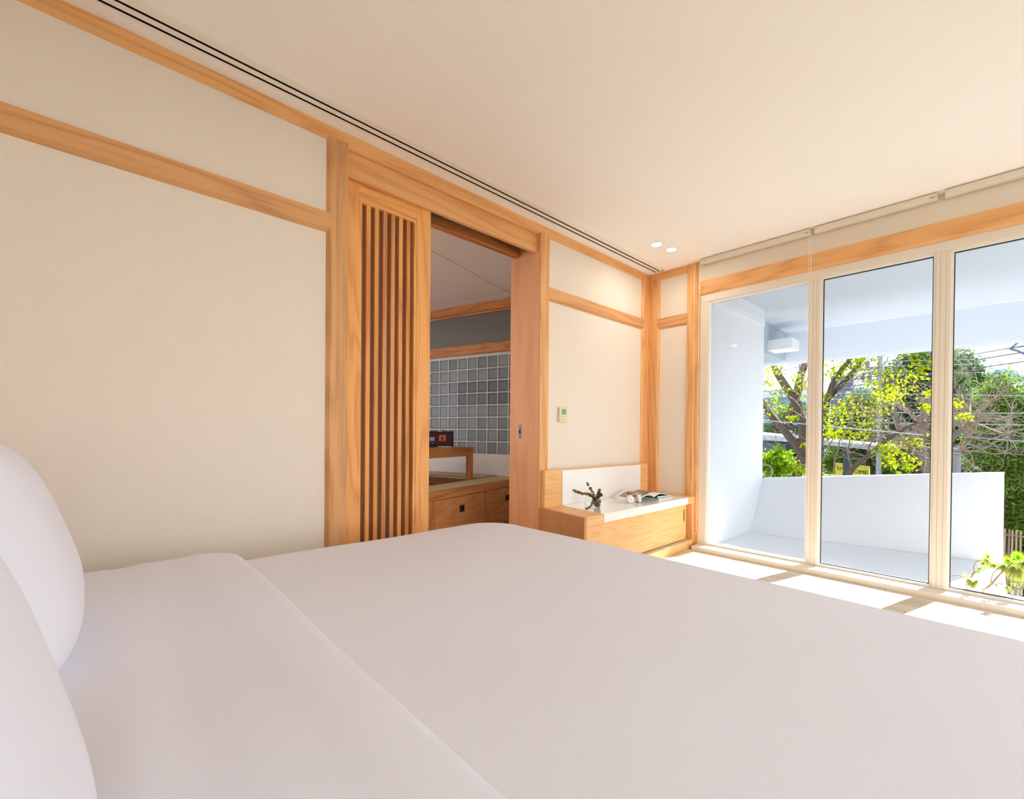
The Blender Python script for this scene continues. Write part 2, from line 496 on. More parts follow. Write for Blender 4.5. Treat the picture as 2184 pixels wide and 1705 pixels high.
d1 = downlight(-1.911, 3.371, 'round recessed downlight nearer the left wall, of the glowing pair')
pm_ = [c for c in d1.children if c.type == 'MESH']
downlight(-1.876, 3.556, 'round recessed downlight nearer the window, of the glowing pair', None, pm_)
# roller blinds and their pull cords
blm = mat('blind_cassette', S(226, 218, 205), 0.5)
cordm = mat('bead_chain', S(240, 230, 214), 0.5)
def blind(x0, x1, label, cord=None, mark=True):
    t = empty('roller_blind', (x0, 3.93, 2.6), label=label, cat='blind')
    MB().prism([(0.02, 0), (0.02, -0.006), (0.0, -0.010), (0.0, -0.040), (0.006, -0.044), (0.055, -0.044), (0.055, 0)], 0, 0, x1 - x0).build('cassette', blm, t)
    B(-0.006, 0.0, 0.004, 0.055, -0.042, 0).build('end_cap', blm, t); B(x1 - x0, x1 - x0 + 0.006, 0.004, 0.055, -0.042, 0).build('end_cap', blm, t)
    if mark:
        mk = MB()
        for k in range(5): mk.box(x1 - x0 - 0.028 + k * 0.0045, x1 - x0 - 0.0246 + k * 0.0045, -0.0008, 0.0, -0.036, -0.0315)
        mk.build('maker_mark', blackm, t)
    if cord:
        xa, xb, zb = cord
        xa -= x0; xb -= x0; zb -= 2.6
        pts = []
        r = abs(xb - xa) / 2
        N = 46
        for i in range(N + 1): pts.append((xa, 0.0, -0.012 + (zb + r * 2 + 0.012) * i / N))
        for i in range(1, 14):
            th = PI * i / 14
            pts.append(((xa + xb) / 2 - r * math.cos(th), 0.0, zb + r * 2 - r * 2.0 * math.sin(th)))
        for i in range(N + 1): pts.append((xb, 0.0, zb + r * 2 + (-0.012 - zb - 2 * r) * i / N))
        o = MB().tube(pts, 0.0017, 6).build('pull_cord', cordm, t, smooth=True)
        B(xb - 0.004, xb + 0.004, -0.003, 0.003, -0.27, -0.245).build('cord_connector', cordm, t, bevel=0.001)
    return t
blind(-1.792, -0.966, 'grey roller blind cassette at the corner with a long looped cord', (-1.846, -1.804, 0.125))
blind(-0.930, -0.268, 'middle grey roller blind cassette, over the second window pane', (-0.966, -0.950, 0.16))
blind(-0.222, 0.54, 'grey roller blind cassette cut by the picture edge', None)

# ------------------------------------------------------------------ cabinet with stone top in the corner
cab = empty('low_cabinet', (-2.333, 2.38, 0), label='low built-in wooden cabinet with sliding door under the white stone top', cat='cabinet')
def cb(name, x0, x1, y0, y1, z0, z1, m, bev=0.002, parent=cab):
    return B(x0 + 2.333, x1 + 2.333, y0 - 2.38, y1 - 2.38, z0, z1).build(name, m, parent, bevel=bev)
XC = -1.85
def cpoly(name, pts, z0, z1, m, bev=0.002, parent=cab):
    return MB().prism([(p[0] + 2.333, p[1] - 2.38) for p in pts], 2, z0, z1).build(name, m, parent, bevel=bev)
cpoly('side_panel', [(-2.330, 2.440), (XC, 2.372), (XC, 2.398), (-2.330, 2.466)], 0.0, 0.462, wood('cabinet_side', S(206, 150, 100), S(196, 140, 92), 2, rings=3))
cpoly('top_board', [(-2.330, 2.4665), (XC, 2.3985), (XC, 2.590), (-2.330, 2.648)], 0.402, 0.462, veneer)
cpoly('top_board', [(-2.330, 3.792), (XC, 3.858), (XC, 3.988), (-2.330, 3.988)], 0.402, 0.462, veneer)
cb('backsplash_board', -2.330, -2.290, 2.455, 2.653, 0.462, 0.745, veneer)
cb('backsplash_board', -2.330, -2.290, 3.792, 3.925, 0.462, 0.745, veneer)
cb('backsplash_cap', -2.330, -2.292, 2.653, 3.792, 0.738, 0.745, veneer, 0.001)
cb('stile', XC - 0.065, XC, 2.400, 2.430, 0.0, 0.402, veneer)
cb('stile', XC - 0.065, XC, 3.955, 3.988, 0.0, 0.402, oak[2])
cb('base_rail', XC - 0.075, XC, 2.430, 3.955, 0.0, 0.072, veneer)
cb('track', XC - 0.075, XC - 0.012, 2.430, 3.955, 0.0722, 0.074, mat('track_pale', S(214, 196, 180), 0.5), 0)
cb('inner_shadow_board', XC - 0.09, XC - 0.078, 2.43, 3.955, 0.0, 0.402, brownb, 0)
dd = cb('door', XC - 0.058, XC - 0.040, 2.432, 3.905, 0.080, 0.389, veneer, 0.002)
cb('door', XC - 0.074, XC - 0.062, 3.80, 3.954, 0.080, 0.396, oak[2], 0.002)
# recessed curved pull near the window end of the door
hy = 3.865 - 2.38
hx = XC - 0.040 + 2.333
hd = empty('handle', (0, 0, 0)); hd.parent = dd
MB().prism([(hy - 0.012, 0.235), (hy + 0.012, 0.235), (hy + 0.012, 0.355), (hy - 0.012, 0.355)], 0, hx, hx + 0.0012).build('handle_plate', mat('brass_dull', S(188, 138, 78), 0.4, metal=0.3), dd)
cv = [(hy - 0.004, 0.243)] + [(hy - 0.004 + 0.014 * math.sin(PI * i / 10), 0.243 + 0.104 * i / 10) for i in range(1, 10)] + [(hy - 0.004, 0.347)]
MB().prism(cv, 0, hx + 0.0012, hx + 0.0020).build('handle_recess', mat('recess_dark', S(70, 38, 14), 0.7), dd)
bpy.data.objects.remove(hd)

ct = empty('stone_counter', (-2.252, 2.582, 0.402), label='glossy white stone counter and splashback on the low corner cabinet', cat='counter')
MB().prism([(-0.076, 0.069), (0.404, 0.010), (0.404, 1.274), (-0.076, 1.208)], 2, 0.001, 0.062).build('counter_slab', stone, ct, bevel=0.0015)
B(-0.076, -0.036, 0.073, 1.208, 0.0625, 0.335).build('splashback', stone, ct, bevel=0.0015)

# glass vase with dried sprigs
ZC = 0.4645
vx, vy = -2.045, 2.715
va = empty('glass_vase', (vx, vy, ZC), label='small round clear glass vase on the white stone counter', cat='vase')
MB().lathe([(0.0, 0.0), (0.030, 0.0), (0.050, 0.012), (0.060, 0.035), (0.058, 0.060), (0.046, 0.082), (0.043, 0.090), (0.045, 0.094),
            (0.042, 0.094), (0.040, 0.088), (0.043, 0.080), (0.0545, 0.060), (0.0565, 0.036), (0.047, 0.016), (0.028, 0.006), (0.0, 0.006)], k=40).build('vase_body', vaseg, va, smooth=True)
spg = empty('dried_eucalyptus', (vx, vy, ZC), label='dried brown-green eucalyptus sprigs standing in the round glass vase', cat='dried plant')
leafm = [mat('dry_leaf_%d' % i, S(*c), 0.8) for i, c in enumerate([(112, 90, 58), (92, 76, 48), (132, 108, 72)])]
stemm = mat('dry_stem', S(108, 84, 56), 0.8)
rg = random.Random(4)
def pxp(px, py, x): return at(px, py, x=x) - Vector((vx, vy, ZC))
def leafdisc(mb, c, nrm, r, mi):
    nrm = Vector(nrm).normalized()
    a = nrm.cross(Vector((0.3, 0.2, 0.9))).normalized(); b = nrm.cross(a)
    k = 8
    top = [c + (a * math.cos(2 * PI * i / k) + b * math.sin(2 * PI * i / k) * 0.85) * r + nrm * (0.0012 * (i % 2)) for i in range(k)]
    bot = [p - nrm * 0.0008 for p in top]
    mb._add(top + bot, [tuple(range(k)), tuple(range(2 * k - 1, k - 1, -1))] + [(i, i + k, (i + 1) % k + k, (i + 1) % k) for i in range(k)], mi)
sprigs = [
    ([(1272, 1080), (1266, 1062), (1256, 1054), (1240, 1053), (1222, 1046)], -2.03, 0.0085, 26, 0.45),
    ([(1274, 1078), (1268, 1058), (1260, 1044), (1256, 1038), (1252, 1029)], -2.05, 0.0080, 16, 0.5),
    ([(1270, 1080), (1271, 1064), (1276, 1054), (1279, 1043)], -2.06, 0.0100, 22, 0.0),
    ([(1272, 1068), (1276, 1060), (1281, 1056), (1283, 1054)], -2.00, 0.0090, 10, 0.0),
    ([(1272, 1074), (1264, 1070), (1262, 1078), (1256, 1084), (1249, 1086)], -1.985, 0.0068, 15, 0.3),
    ([(1274, 1079), (1272, 1072), (1268, 1062)], -2.035, 0.0105, 14, 0.0),
    ([(1277, 1079), (1270, 1074), (1266, 1064)], -2.045, 0.0105, 14, 0.0),
    ([(1276, 1080), (1277, 1072), (1280, 1066)], -2.045, 0.0090, 8, 0.0),
]
for pts, xx, rr, nl, bare in sprigs:
    n = len(pts)
    P3 = [pxp(p[0], p[1], xx) for p in pts]
    for q in P3: q.z = max(q.z, 0.012)
    st = MB().tube(P3, [0.0014] * (n - 1) + [0.0007], 5).build('stem', stemm, spg)
    lf = MB()
    nl = int(nl * 1.3)
    for i in range(nl):
        t = (i + 0.5) / nl * (n - 1)
        if bare == 0.5 and 0.62 < (i / nl) < 0.80: continue
        k = min(int(t), n - 2); c = P3[k].lerp(P3[k + 1], t - k)
        dirv = (P3[k + 1] - P3[k]).normalized()
        th = (i % 2) * PI / 2
        side = dirv.cross(Vector((math.cos(th + 0.6), 0.2, math.sin(th + 0.6)))).normalized()
        r2 = rr * rg.uniform(0.7, 1.2)
        for sg in (-1, 1):
            cc = c + side * sg * r2 * 0.75
            cc.z = max(cc.z, 0.006)
            nrm = dirv * 0.8 + side * sg * 0.5 + Vector((rg.uniform(-.4, .4), rg.uniform(-.4, .4), rg.uniform(-.4, .4)))
            leafdisc(lf, cc, nrm, r2, rg.randrange(3))
    o = lf.build('leaf_cluster', leafm, st, fix=False); o['kind'] = 'stuff'

# two books, the open magazine on them, headphones
def pagem(): return mat('page_edges', S(232, 230, 226), 0.9)
pgm = pagem()
bkx, bky = -2.02, 3.40
def book(z, l, w, h, cover, label, rz, x, y):
    t = empty('book', (x, y, z), rz, label=label, cat='book')
    B(-l, 0, 0, w, 0, 0.0022).build('cover', cover, t)
    B(-l, 0, 0, w, h - 0.0022, h).build('cover', cover, t)
    B(-l, 0, 0, 0.002, 0, h).build('spine', cover, t)
    B(-l + 0.003, -0.003, 0.003, w - 0.003, 0.0023, h - 0.0023).build('pages', pgm, t)
    return t
book(ZC, 0.30, 0.215, 0.017, mat('cover_pale', S(226, 220, 214), 0.5), 'pale grey softcover book lying at the bottom, on the white stone', -0.04, -1.915, 3.470)
tb = book(ZC + 0.0175, 0.28, 0.20, 0.019, mat('cover_teal', S(18, 82, 102), 0.4), 'teal-covered book on the pale book, under the open magazine', -0.08, -1.928, 3.462)
B(-0.045, -0.030, -0.0008, -0.0001, 0.004, 0.015).build('spine_mark', pgm, tb)
mg = empty('magazine', (-2.06, 3.44, ZC + 0.037), 0.0, label='open magazine with photo pages draped over the stacked books', cat='magazine')
# page stacks: an arched sheet each side of the fold
def arch(name, w, hgt, drop, thick, l, m, side, roll=1.0):
    # side -1 runs toward -y, +1 toward +y ; profile in (y,z)
    N = 16
    mb = MB(); top = []; bot = []
    for i in range(N + 1):
        t = i / N
        yy = side * w * t
        zz = hgt * math.sin(min(1.0, t * 2.6) * PI / 2) * (1 - t ** 2 * 0.55) - drop * t ** 2.2
        top.append((yy, zz)); bot.append((yy, zz - thick * (1 - 0.5 * t)))
    poly = top + bot[::-1]
    mb.prism(poly, 0, 0, l)
    return mb.build(name, m, mg)
photo = bpy.data.materials.new('magazine_photo')
photo.use_nodes = True
n_, l_ = photo.node_tree.nodes, photo.node_tree.links
b_ = n_['Principled BSDF']; b_.inputs['Roughness'].default_value = 0.25
tc_ = n_.new('ShaderNodeTexCoord'); vo_ = n_.new('ShaderNodeTexNoise'); vo_.inputs['Scale'].default_value = 16; vo_.inputs['Detail'].default_value = 5
rp_ = n_.new('ShaderNodeValToRGB'); rp_.color_ramp.interpolation = 'LINEAR'
els = [(0.34, S(34, 30, 32)), (0.46, S(84, 62, 52)), (0.54, S(126, 84, 56)), (0.60, S(206, 170, 124)), (0.70, S(96, 92, 92))]
rp_.color_ramp.elements[0].position = els[0][0]; rp_.color_ramp.elements[0].color = els[0][1]
rp_.color_ramp.elements[1].position = els[-1][0]; rp_.color_ramp.elements[1].color = els[-1][1]
for p_, c_ in els[1:-1]:
    e_ = rp_.color_ramp.elements.new(p_); e_.color = c_
l_.new(tc_.outputs['Object'], vo_.inputs[0]); l_.new(vo_.outputs[0], rp_.inputs[0]); l_.new(rp_.outputs[0], b_.inputs['Base Color'])
arch('left_pages', 0.215, 0.026, 0.0465, 0.007, 0.285, pgm, -1)
arch('right_pages', 0.195, 0.024, 0.016, 0.006, 0.285, pgm, 1)
# printed photographs lying on the pages
def photo_sheet(w0, w1, l0, l1, side, hgt, drop, w, m):
    mb = MB(); N = 12
    for i in range(N):
        q = []
        for t in (w0 + (w1 - w0) * i / N, w0 + (w1 - w0) * (i + 1) / N):
            yy = side * w * t
            zz = hgt * math.sin(min(1.0, t * 2.6) * PI / 2) * (1 - t ** 2 * 0.55) - drop * t ** 2.2 + 0.0006
            q.append((yy, zz))
        mb.quad((l0, q[0][0], q[0][1]), (l1, q[0][0], q[0][1]), (l1, q[1][0], q[1][1]), (l0, q[1][0], q[1][1]))
    return mb.build('photo_page', m, mg)
photo_sheet(0.05, 0.86, 0.05, 0.275, -1, 0.026, 0.0465, 0.215, photo)
photo_sheet(0.05, 0.72, 0.02, 0.19, 1, 0.024, 0.016, 0.195, mat('grey_photo', S(120, 116, 130), 0.3, vary=(18, 0.5)))
mg.location = (-2.215, 3.515, ZC + 0.0385)
mg.rotation_euler = (0, 0, -0.27)

hp = empty('headphones', (-2.02, 3.20, ZC), 0.0, label='white over-ear headphones lying on the counter before the magazine', cat='headphones')
hpw = mat('headphone_white', S(232, 230, 226), 0.35); hpg = mat('headphone_grey', S(170, 166, 158), 0.6)
def earcup(c, ax):
    c = Vector(c); ax = Vector(ax).normalized()
    mb = MB()
    prof = [(-0.013, 0.026), (-0.010, 0.031), (0.0, 0.033), (0.008, 0.031), (0.013, 0.024), (0.014, 0.0)]
    mb.tube([c + ax * a for a, r in prof], [max(r, 0.0005) for a, r in prof], 24)
    o = mb.build('ear_cup', hpw, hp, smooth=True)
    MB().tube([c - ax * 0.024, c - ax * 0.020, c - ax * 0.012], [0.024, 0.029, 0.029], 24).build('ear_pad', hpg, o, smooth=True)
    MB().tube([c + ax * 0.0138, c + ax * 0.0146], [0.005, 0.005], 12).build('cup_mark', hpg, o)
earcup((0.02, -0.040, 0.034), (0.9, -0.40, 0.15))
earcup((0.050, 0.052, 0.034), (0.95, 0.45, 0.10))
hb = []
for i in range(25):
    t = i / 24
    th = PI * t
    hb.append((0.005 + 0.02 * t - 0.125 * math.sin(th), 0.0 - 0.052 * math.cos(th) - 0.05 * math.sin(th), 0.034 - 0.022 * math.sin(th)))
MB().tube(hb, [0.005] * 6 + [0.008] * 13 + [0.005] * 6, 10).build('headband', hpw, hp, smooth=True)

# wall controller
th_ = empty('wall_thermostat', (P, 2.665, 1.118), label='small cream thermostat with green display on the white wall panel', cat='thermostat')
crm = mat('thermostat_cream', S(226, 214, 180), 0.4)
B(0, 0.022, 0, 0.098, 0, 0.118).build('housing', crm, th_, bevel=0.006, seg=3)
B(0.022, 0.0232, 0.022, 0.078, 0.060, 0.104).build('display', mat('green_display', S(98, 142, 84), 0.2, emit=(S(98, 142, 84), 0.12)), th_)
MB().box(0.0222, 0.0228, 0.04, 0.056, 0.109, 0.112).build('maker_mark', hpg, th_)
for k, (a, z) in enumerate([(0.018, 0.043), (0.045, 0.043), (0.074, 0.043), (0.018, 0.014), (0.045, 0.028), (0.045, 0.014), (0.074, 0.014)]):
    B(0.0218, 0.0228, a, a + 0.009, z, z + 0.007).build('button', mat('button_grey', S(168, 150, 120), 0.5) if k == 0 else bpy.data.materials['button_grey'], th_)

# ------------------------------------------------------------------ bed, duvet, pillows
BX0, BX1, BY0, BY1 = -1.93, 0.27, -0.62, 1.655
bed = empty('bed', ((BX0 + BX1) / 2, (BY0 + BY1) / 2, 0), label='low wide bed under the white duvet, its mattress and base covered', cat='bed')
hw, hl = (BX1 - BX0) / 2, (BY1 - BY0) / 2
B(-hw + 0.10, hw - 0.10, -hl + 0.02, hl - 0.10, 0.0, 0.24).build('bed_base', oak[0], bed, bevel=0.004)
B(-hw + 0.07, hw - 0.07, -hl + 0.0, hl - 0.07, 0.241, 0.505).build('mattress', sheet, bed, bevel=0.05, seg=4)
B(-hw - 0.02, hw + 0.02, -hl - 0.24, -hl - 0.18, 0.0, 0.95).build('headboard', oak[0], bed, bevel=0.004)

def hashn(x, y, s):
    return (math.sin(x * 2.3 * s + 1.3 * math.sin(y * 1.7 * s + 0.4)) + math.sin(y * 2.9 * s + 1.1 * math.sin(x * 1.3 * s))) * 0.5
def sheet_mesh(x0, x1, y0, y1, ztop, zbot, rc, name, m, parent, amp=0.004, rr=0.075, open_back=True, nx=110, ny=110, front_hang=None, crease=False):
    """cloth lying on a bed and falling over its sides: concentric rings of a rounded rectangle"""
    cx, cy_ = (x0 + x1) / 2, (y0 + y1) / 2
    hx, hy_ = (x1 - x0) / 2, (y1 - y0) / 2
    def ring(ins, n=240):
        ax, ay = hx - ins, hy_ - ins
        r = max(min(rc - ins, ax, ay), 0.004)
        out = []
        per = [(1, 1), (-1, 1), (-1, -1), (1, -1)]
        pts = []
        for q, (sx, sy) in enumerate(per):
            for i in range(n // 4):
                a = (q + i / (n // 4)) * PI / 2
                pts.append((sx * (ax - r) + r * math.cos(a), sy * (ay - r) + r * math.sin(a)))
        # resample by arclength from the closed polyline
        P = pts + [pts[0]]
        d = [0]
        for i in range(len(pts)): d.append(d[-1] + math.dist(P[i], P[i + 1]))
        k = 0
        for i in range(n):
            t = d[-1] * i / n
            while d[k + 1] < t: k += 1
            f = (t - d[k]) / max(d[k + 1] - d[k], 1e-9)
            out.append((P[k][0] + (P[k + 1][0] - P[k][0]) * f, P[k][1] + (P[k + 1][1] - P[k][1]) * f))
        return out
    rings = []
    H = ztop - zbot
    lv = [(-0.02, zbot), (-0.014, zbot + H * 0.35), (-0.004, zbot + H * 0.7)]
    for i in range(9):
        a = PI / 2 * i / 8
        lv.append((rr * (1 - math.cos(a)), ztop - rr + rr * math.sin(a)))
    last = rr
    mn = min(hx, hy_)
    for i in range(1, 26):
        lv.append((last + (mn - last - 0.01) * (i / 25) ** 1.0, ztop))
    n = 240
    V = []; Fc = []
    for li, (ins, z) in enumerate(lv):
        for (px_, py_) in ring(ins, n):
            X, Y = cx + px_, cy_ + py_
            dz = amp * hashn(X, Y, 1.6) + amp * 0.5 * hashn(X + 3, Y - 1, 3.7)
            if ins > rr: dz += 0.010 * (1 - math.exp(-(ins - rr) / 0.25))
            if crease: dz += 0.007 * math.exp(-((Y - 0.27 + 0.02 * math.sin(3 * X)) / 0.045) ** 2) - 0.006 * math.exp(-((Y - 0.12 - 0.03 * X) / 0.05) ** 2) + 0.005 * math.exp(-((Y - 0.0 + 0.05 * X) / 0.04) ** 2)
            wob = 0.006 * math.sin(9 * X + 7 * Y) * max(0, (ztop - rr - z)) / max(H, .01)
            V.append((X + wob, Y + wob, z + (dz if z > ztop - rr else 0)))
    for li in range(len(lv) - 1):
        for i in range(n):
            j = (i + 1) % n
            Fc.append((li * n + i, li * n + j, (li + 1) * n + j, (li + 1) * n + i))
    Fc.append(tuple((len(lv) - 1) * n + i for i in range(n)))
    me = bpy.data.meshes.new(name); me.from_pydata(V, [], Fc); me.update()
    bm = bmesh.new(); bm.from_mesh(me); bmesh.ops.recalc_face_normals(bm, faces=bm.faces); bm.to_mesh(me); bm.free()
    return link_mesh(name, me, m, parent, smooth=True)

duv = empty('duvet', (0, 0, 0), label='smooth white duvet spread over the whole low bed', cat='duvet')
sheet_mesh(BX0, BX1, BY0, BY1, 0.546, 0.16, 0.24, 'duvet_cover', sheet, duv, amp=0.0035)
sheet_mesh(-1.995, 0.30, -0.70, 0.402, 0.570, 0.155, 0.10, 'folded_end', sheet, duv, amp=0.005, rr=0.06, crease=True)

def pillow(name, c, w, h, t, rot, label):
    # superellipsoid cushion: w along x, h along local z, t thick along local y
    N, Mv = 64, 36
    V = []; Fc = []
    for j in range(Mv + 1):
        ph = -PI / 2 + PI * j / Mv
        for i in range(N):
            a = 2 * PI * i / N
            sp_ = lambda v, e: math.copysign(abs(v) ** e, v)
            cx_, sx_ = sp_(math.cos(a), 0.55), sp_(math.sin(a), 0.55)
            cp, spn = max(math.cos(ph), 0) ** 0.62, sp_(math.sin(ph), 1.0)
            X = w / 2 * cx_ * cp; Z = h / 2 * sx_ * cp
            Y = t / 2 * spn * (1 - 0.20 * (abs(X) / (w / 2)) ** 2 * 1)
            Y += 0.004 * math.sin(14 * X + 5 * Z) * (1 if spn > 0 else -1) * cp
            V.append((X, Y, Z))
    for j in range(Mv):
        for i in range(N):
            k = (i + 1) % N
            Fc.append((j * N + i, j * N + k, (j + 1) * N + k, (j + 1) * N + i))
    me = bpy.data.meshes.new('pillow'); me.from_pydata(V, [], Fc); me.update()
    bm = bmesh.new(); bm.from_mesh(me); bmesh.ops.remove_doubles(bm, verts=bm.verts, dist=1e-4); bmesh.ops.recalc_face_normals(bm, faces=bm.faces); bm.to_mesh(me); bm.free()
    o = link_mesh(name, me, sheet, None, smooth=True)
    o.location = c; o.rotation_euler = rot
    return setp(o, label, 'pillow')
pillow('pillow', (-1.36, -0.178, 0.775), 0.72, 0.50, 0.25, (math.radians(18), 0, 0), 'large white pillow propped up at the head of the bed, against the far wall side')
pillow('pillow', (-0.44, -0.135, 0.765), 0.70, 0.48, 0.24, (math.radians(14), 0, 0), 'white pillow in front, nearest the viewer, cut by the picture corner')

# ------------------------------------------------------------------ the tatami room behind the sliding door
TH = math.radians(107)
TO = (-4.43, 3.33, 0)
def Tw_(p): return Vector((TO[0] + p[0] * math.cos(TH) - p[1] * math.sin(TH), TO[1] + p[0] * math.sin(TH) + p[1] * math.cos(TH), p[2]))
def T(name, mb, m, parent=None, **kw):
    """mesh laid out in the room's own frame: x along the platform front, y into the room"""
    if parent is not None: return mb.build(name, m, parent, **kw)
    return mb.build(name, m, None, loc=TO, rz=TH, **kw)
tw = T('wall_far', MB().box(0.0, 0.12, -2.0, 2.7, 0, 0.771).box(0.012, 0.12, -2.0, 2.7, 0.771, 2.6), mat('tatami_room_wall', S(226, 224, 224), 0.9))
setp(tw, kind='structure')
graym = mat('mortar', S(206, 206, 204), 0.8)
mo = MB()
NB0, NB1, PT = -11, 8, 0.1482
def jy(k): return 0.593 + PT * k
for k in range(NB0, NB1 + 1): mo.box(-0.001, 0.0125, jy(k) - 0.006, jy(k) + 0.006, 0.771, 1.985)
for r in range(9):
    z = 0.771 + r * PT
    mo.box(-0.0012, 0.0125, jy(NB0), jy(NB1), z - (0.006 if r else 0.0), z + 0.006 + (0.022 if r == 8 else 0))
T('mortar', mo, graym, tw)
gb = []
for i, (c, ro) in enumerate([((112, 124, 130), 0.45), ((126, 138, 144), 0.45), ((84, 94, 102), 0.42), ((96, 100, 106), 0.42)]):
    gb.append(mat('glass_block_%d' % i, S(*c), ro, 0.5, coat=0.1, bump=(14, 0.15)))
def block_mesh():
    a, b = 0.0682, 0.0560
    V = []; Fc = []
    for (s, x) in ((a, 0.0115), (a, 0.0010), (0.0625, 0.0010), (b, 0.0065), (b * 0.9, 0.0050)):
        V += [(x, -s, -s), (x, s, -s), (x, s, s), (x, -s, s)]
    for q in range(4):
        for i in range(4): Fc.append((q * 4 + i, q * 4 + (i + 1) % 4, (q + 1) * 4 + (i + 1) % 4, (q + 1) * 4 + i))
    Fc.append((16, 17, 18, 19)); Fc.append((3, 2, 1, 0))
    me = bpy.data.meshes.new('glass_block'); me.from_pydata(V, [], Fc); me.update()
    bm = bmesh.new(); bm.from_mesh(me); bmesh.ops.recalc_face_normals(bm, faces=bm.faces); bm.to_mesh(me); bm.free()
    return me
bms = []
for i in range(4):
    me = block_mesh(); me.materials.append(gb[i]); bms.append(me)
rg = random.Random(9)
for r in range(8):
    for k in range(NB0, NB1):
        w = rg.random()
        dark = r in (4, 5) and (k < -3 or k > -1)  # darker blocks: the dark outside behind them is put into their colour
        i = (3 if w < .5 else 2) if dark else (0 if w < .5 else 1)
        o = bpy.data.objects.new('glass_block', bms[i]); COL.objects.link(o); o.parent = tw
        o.location = (0, jy(k) + PT / 2, 0.771 + 0.003 + (r + 0.5) * PT)
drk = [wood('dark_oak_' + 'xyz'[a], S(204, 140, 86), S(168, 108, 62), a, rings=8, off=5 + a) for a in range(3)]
for p_ in ((-3.6, -0.3), (-3.6, 1.8)):  # two out-of-view lamps added to brighten the tatami room
    q_ = Tw_((p_[0], p_[1], 0))
    t_ = downlight(q_.x, q_.y, 'unseen downlight added to brighten the room behind the lattice door, ' + ('nearer the doorway' if p_[1] < 0 else 'deeper in the room'), None, pm_)
    for c_ in t_.children:
        if c_.type == 'LIGHT': c_.data = c_.data.copy(); c_.data.energy = 8.0
T('middle_rail', B(-0.028, 0.012, -2.0, 2.7, 1.990, 2.103), drk[1], tw, bevel=0.003)
T('ceiling_trim', B(-0.030, 0.012, -2.0, 2.7, 2.500, 2.6), drk[1], tw, bevel=0.002)
T('ceiling_trim', B(-0.020, 0.012, -2.0, 2.7, 2.473, 2.496), drk[1], tw, bevel=0.002)
T('clerestory_pane', B(0.001, 0.010, -2.0, 2.7, 2.104, 2.473), mat('clerestory_glass', S(104, 108, 106), 0.16, 0.8, coat=0.5), tw)
setp(T('wall_side', MB().box(-4.2, 0.12, 2.7, 2.82, 0, 0.6).box(-4.2, 0.12, 2.7, 2.82, 2.45, 2.6).box(-4.2, -4.0, 2.7, 2.82, 0.6, 2.45).box(-0.5, 0.12, 2.7, 2.82, 0.6, 2.45), wallp), kind='structure')
setp(T('wall_end', B(-4.32, -4.2, -0.6, 2.82, 0, 2.6), wallp), kind='structure')
w3 = T('added_window_3', MB().box(-4.0, -0.5, 2.72, 2.76, 0.6, 0.65).box(-4.0, -0.5, 2.72, 2.76, 2.40, 2.45).box(-2.28, -2.22, 2.72, 2.76, 0.65, 2.40), framem); setp(w3, kind='structure')  # unseen window, added and made wide to bring daylight into this room
T('pane', B(-4.0, -0.5, 2.738, 2.742, 0.65, 2.40), glass_mat('added_window_glass', (0.9, 0.94, 1.0, 1), 0.3), w3)
c2 = B(-8.2, -2.8, -3.6, 6.0, 2.6, 2.7).build('ceiling_annex', mat('annex_ceiling', S(226, 216, 206), 0.9)); setp(c2, kind='structure')
for a, b_2 in (((-1.9, -0.75), (0.0, -0.75)), ((-0.32, -0.75), (-0.32, 2.6))):
    pass
B_ = T('ceiling_seam', MB().box(-3.5, -0.001, -0.702, -0.698, 2.597, 2.6).box(-0.142, -0.138, -2.0, 2.7, 2.597, 2.6), mat('seam', S(216, 210, 204), 0.8)); setp(B_, kind='structure')

# raised platform with drawers
pf = empty('tatami_platform', TO, TH, label='raised wooden platform with drawers beyond the sliding door', cat='platform')
PF = -0.817
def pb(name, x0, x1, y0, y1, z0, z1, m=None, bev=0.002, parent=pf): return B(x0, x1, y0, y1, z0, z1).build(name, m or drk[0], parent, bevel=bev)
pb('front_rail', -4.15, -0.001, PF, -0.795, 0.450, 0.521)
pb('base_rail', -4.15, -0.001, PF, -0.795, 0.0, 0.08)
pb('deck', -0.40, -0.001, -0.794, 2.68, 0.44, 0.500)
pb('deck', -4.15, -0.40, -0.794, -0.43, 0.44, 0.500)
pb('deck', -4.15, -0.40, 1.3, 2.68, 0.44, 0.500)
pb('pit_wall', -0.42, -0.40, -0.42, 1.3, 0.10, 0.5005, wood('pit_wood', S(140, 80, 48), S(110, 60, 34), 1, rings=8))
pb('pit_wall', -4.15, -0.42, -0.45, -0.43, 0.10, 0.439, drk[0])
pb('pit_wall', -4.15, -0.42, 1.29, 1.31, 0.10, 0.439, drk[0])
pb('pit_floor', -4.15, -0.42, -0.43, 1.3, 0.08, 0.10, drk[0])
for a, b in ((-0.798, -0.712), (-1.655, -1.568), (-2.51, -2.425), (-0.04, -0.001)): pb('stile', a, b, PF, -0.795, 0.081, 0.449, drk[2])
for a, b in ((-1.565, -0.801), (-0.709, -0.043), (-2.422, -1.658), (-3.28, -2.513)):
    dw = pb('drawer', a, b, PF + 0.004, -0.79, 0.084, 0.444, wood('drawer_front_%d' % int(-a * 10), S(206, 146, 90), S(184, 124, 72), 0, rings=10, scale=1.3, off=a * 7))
    c = (a + b) / 2 - 0.0
    pl_ = B(c - 0.036, c + 0.036, PF + 0.001, PF + 0.005, 0.300, 0.362).build('handle', mat('handle_dark', S(44, 26, 16), 0.5) if 'handle_dark' not in bpy.data.materials else bpy.data.materials['handle_dark'], dw)
    B(c + 0.0, c + 0.020, PF - 0.0005, PF + 0.001, 0.318, 0.346).build('finger_hole', blackm, dw)
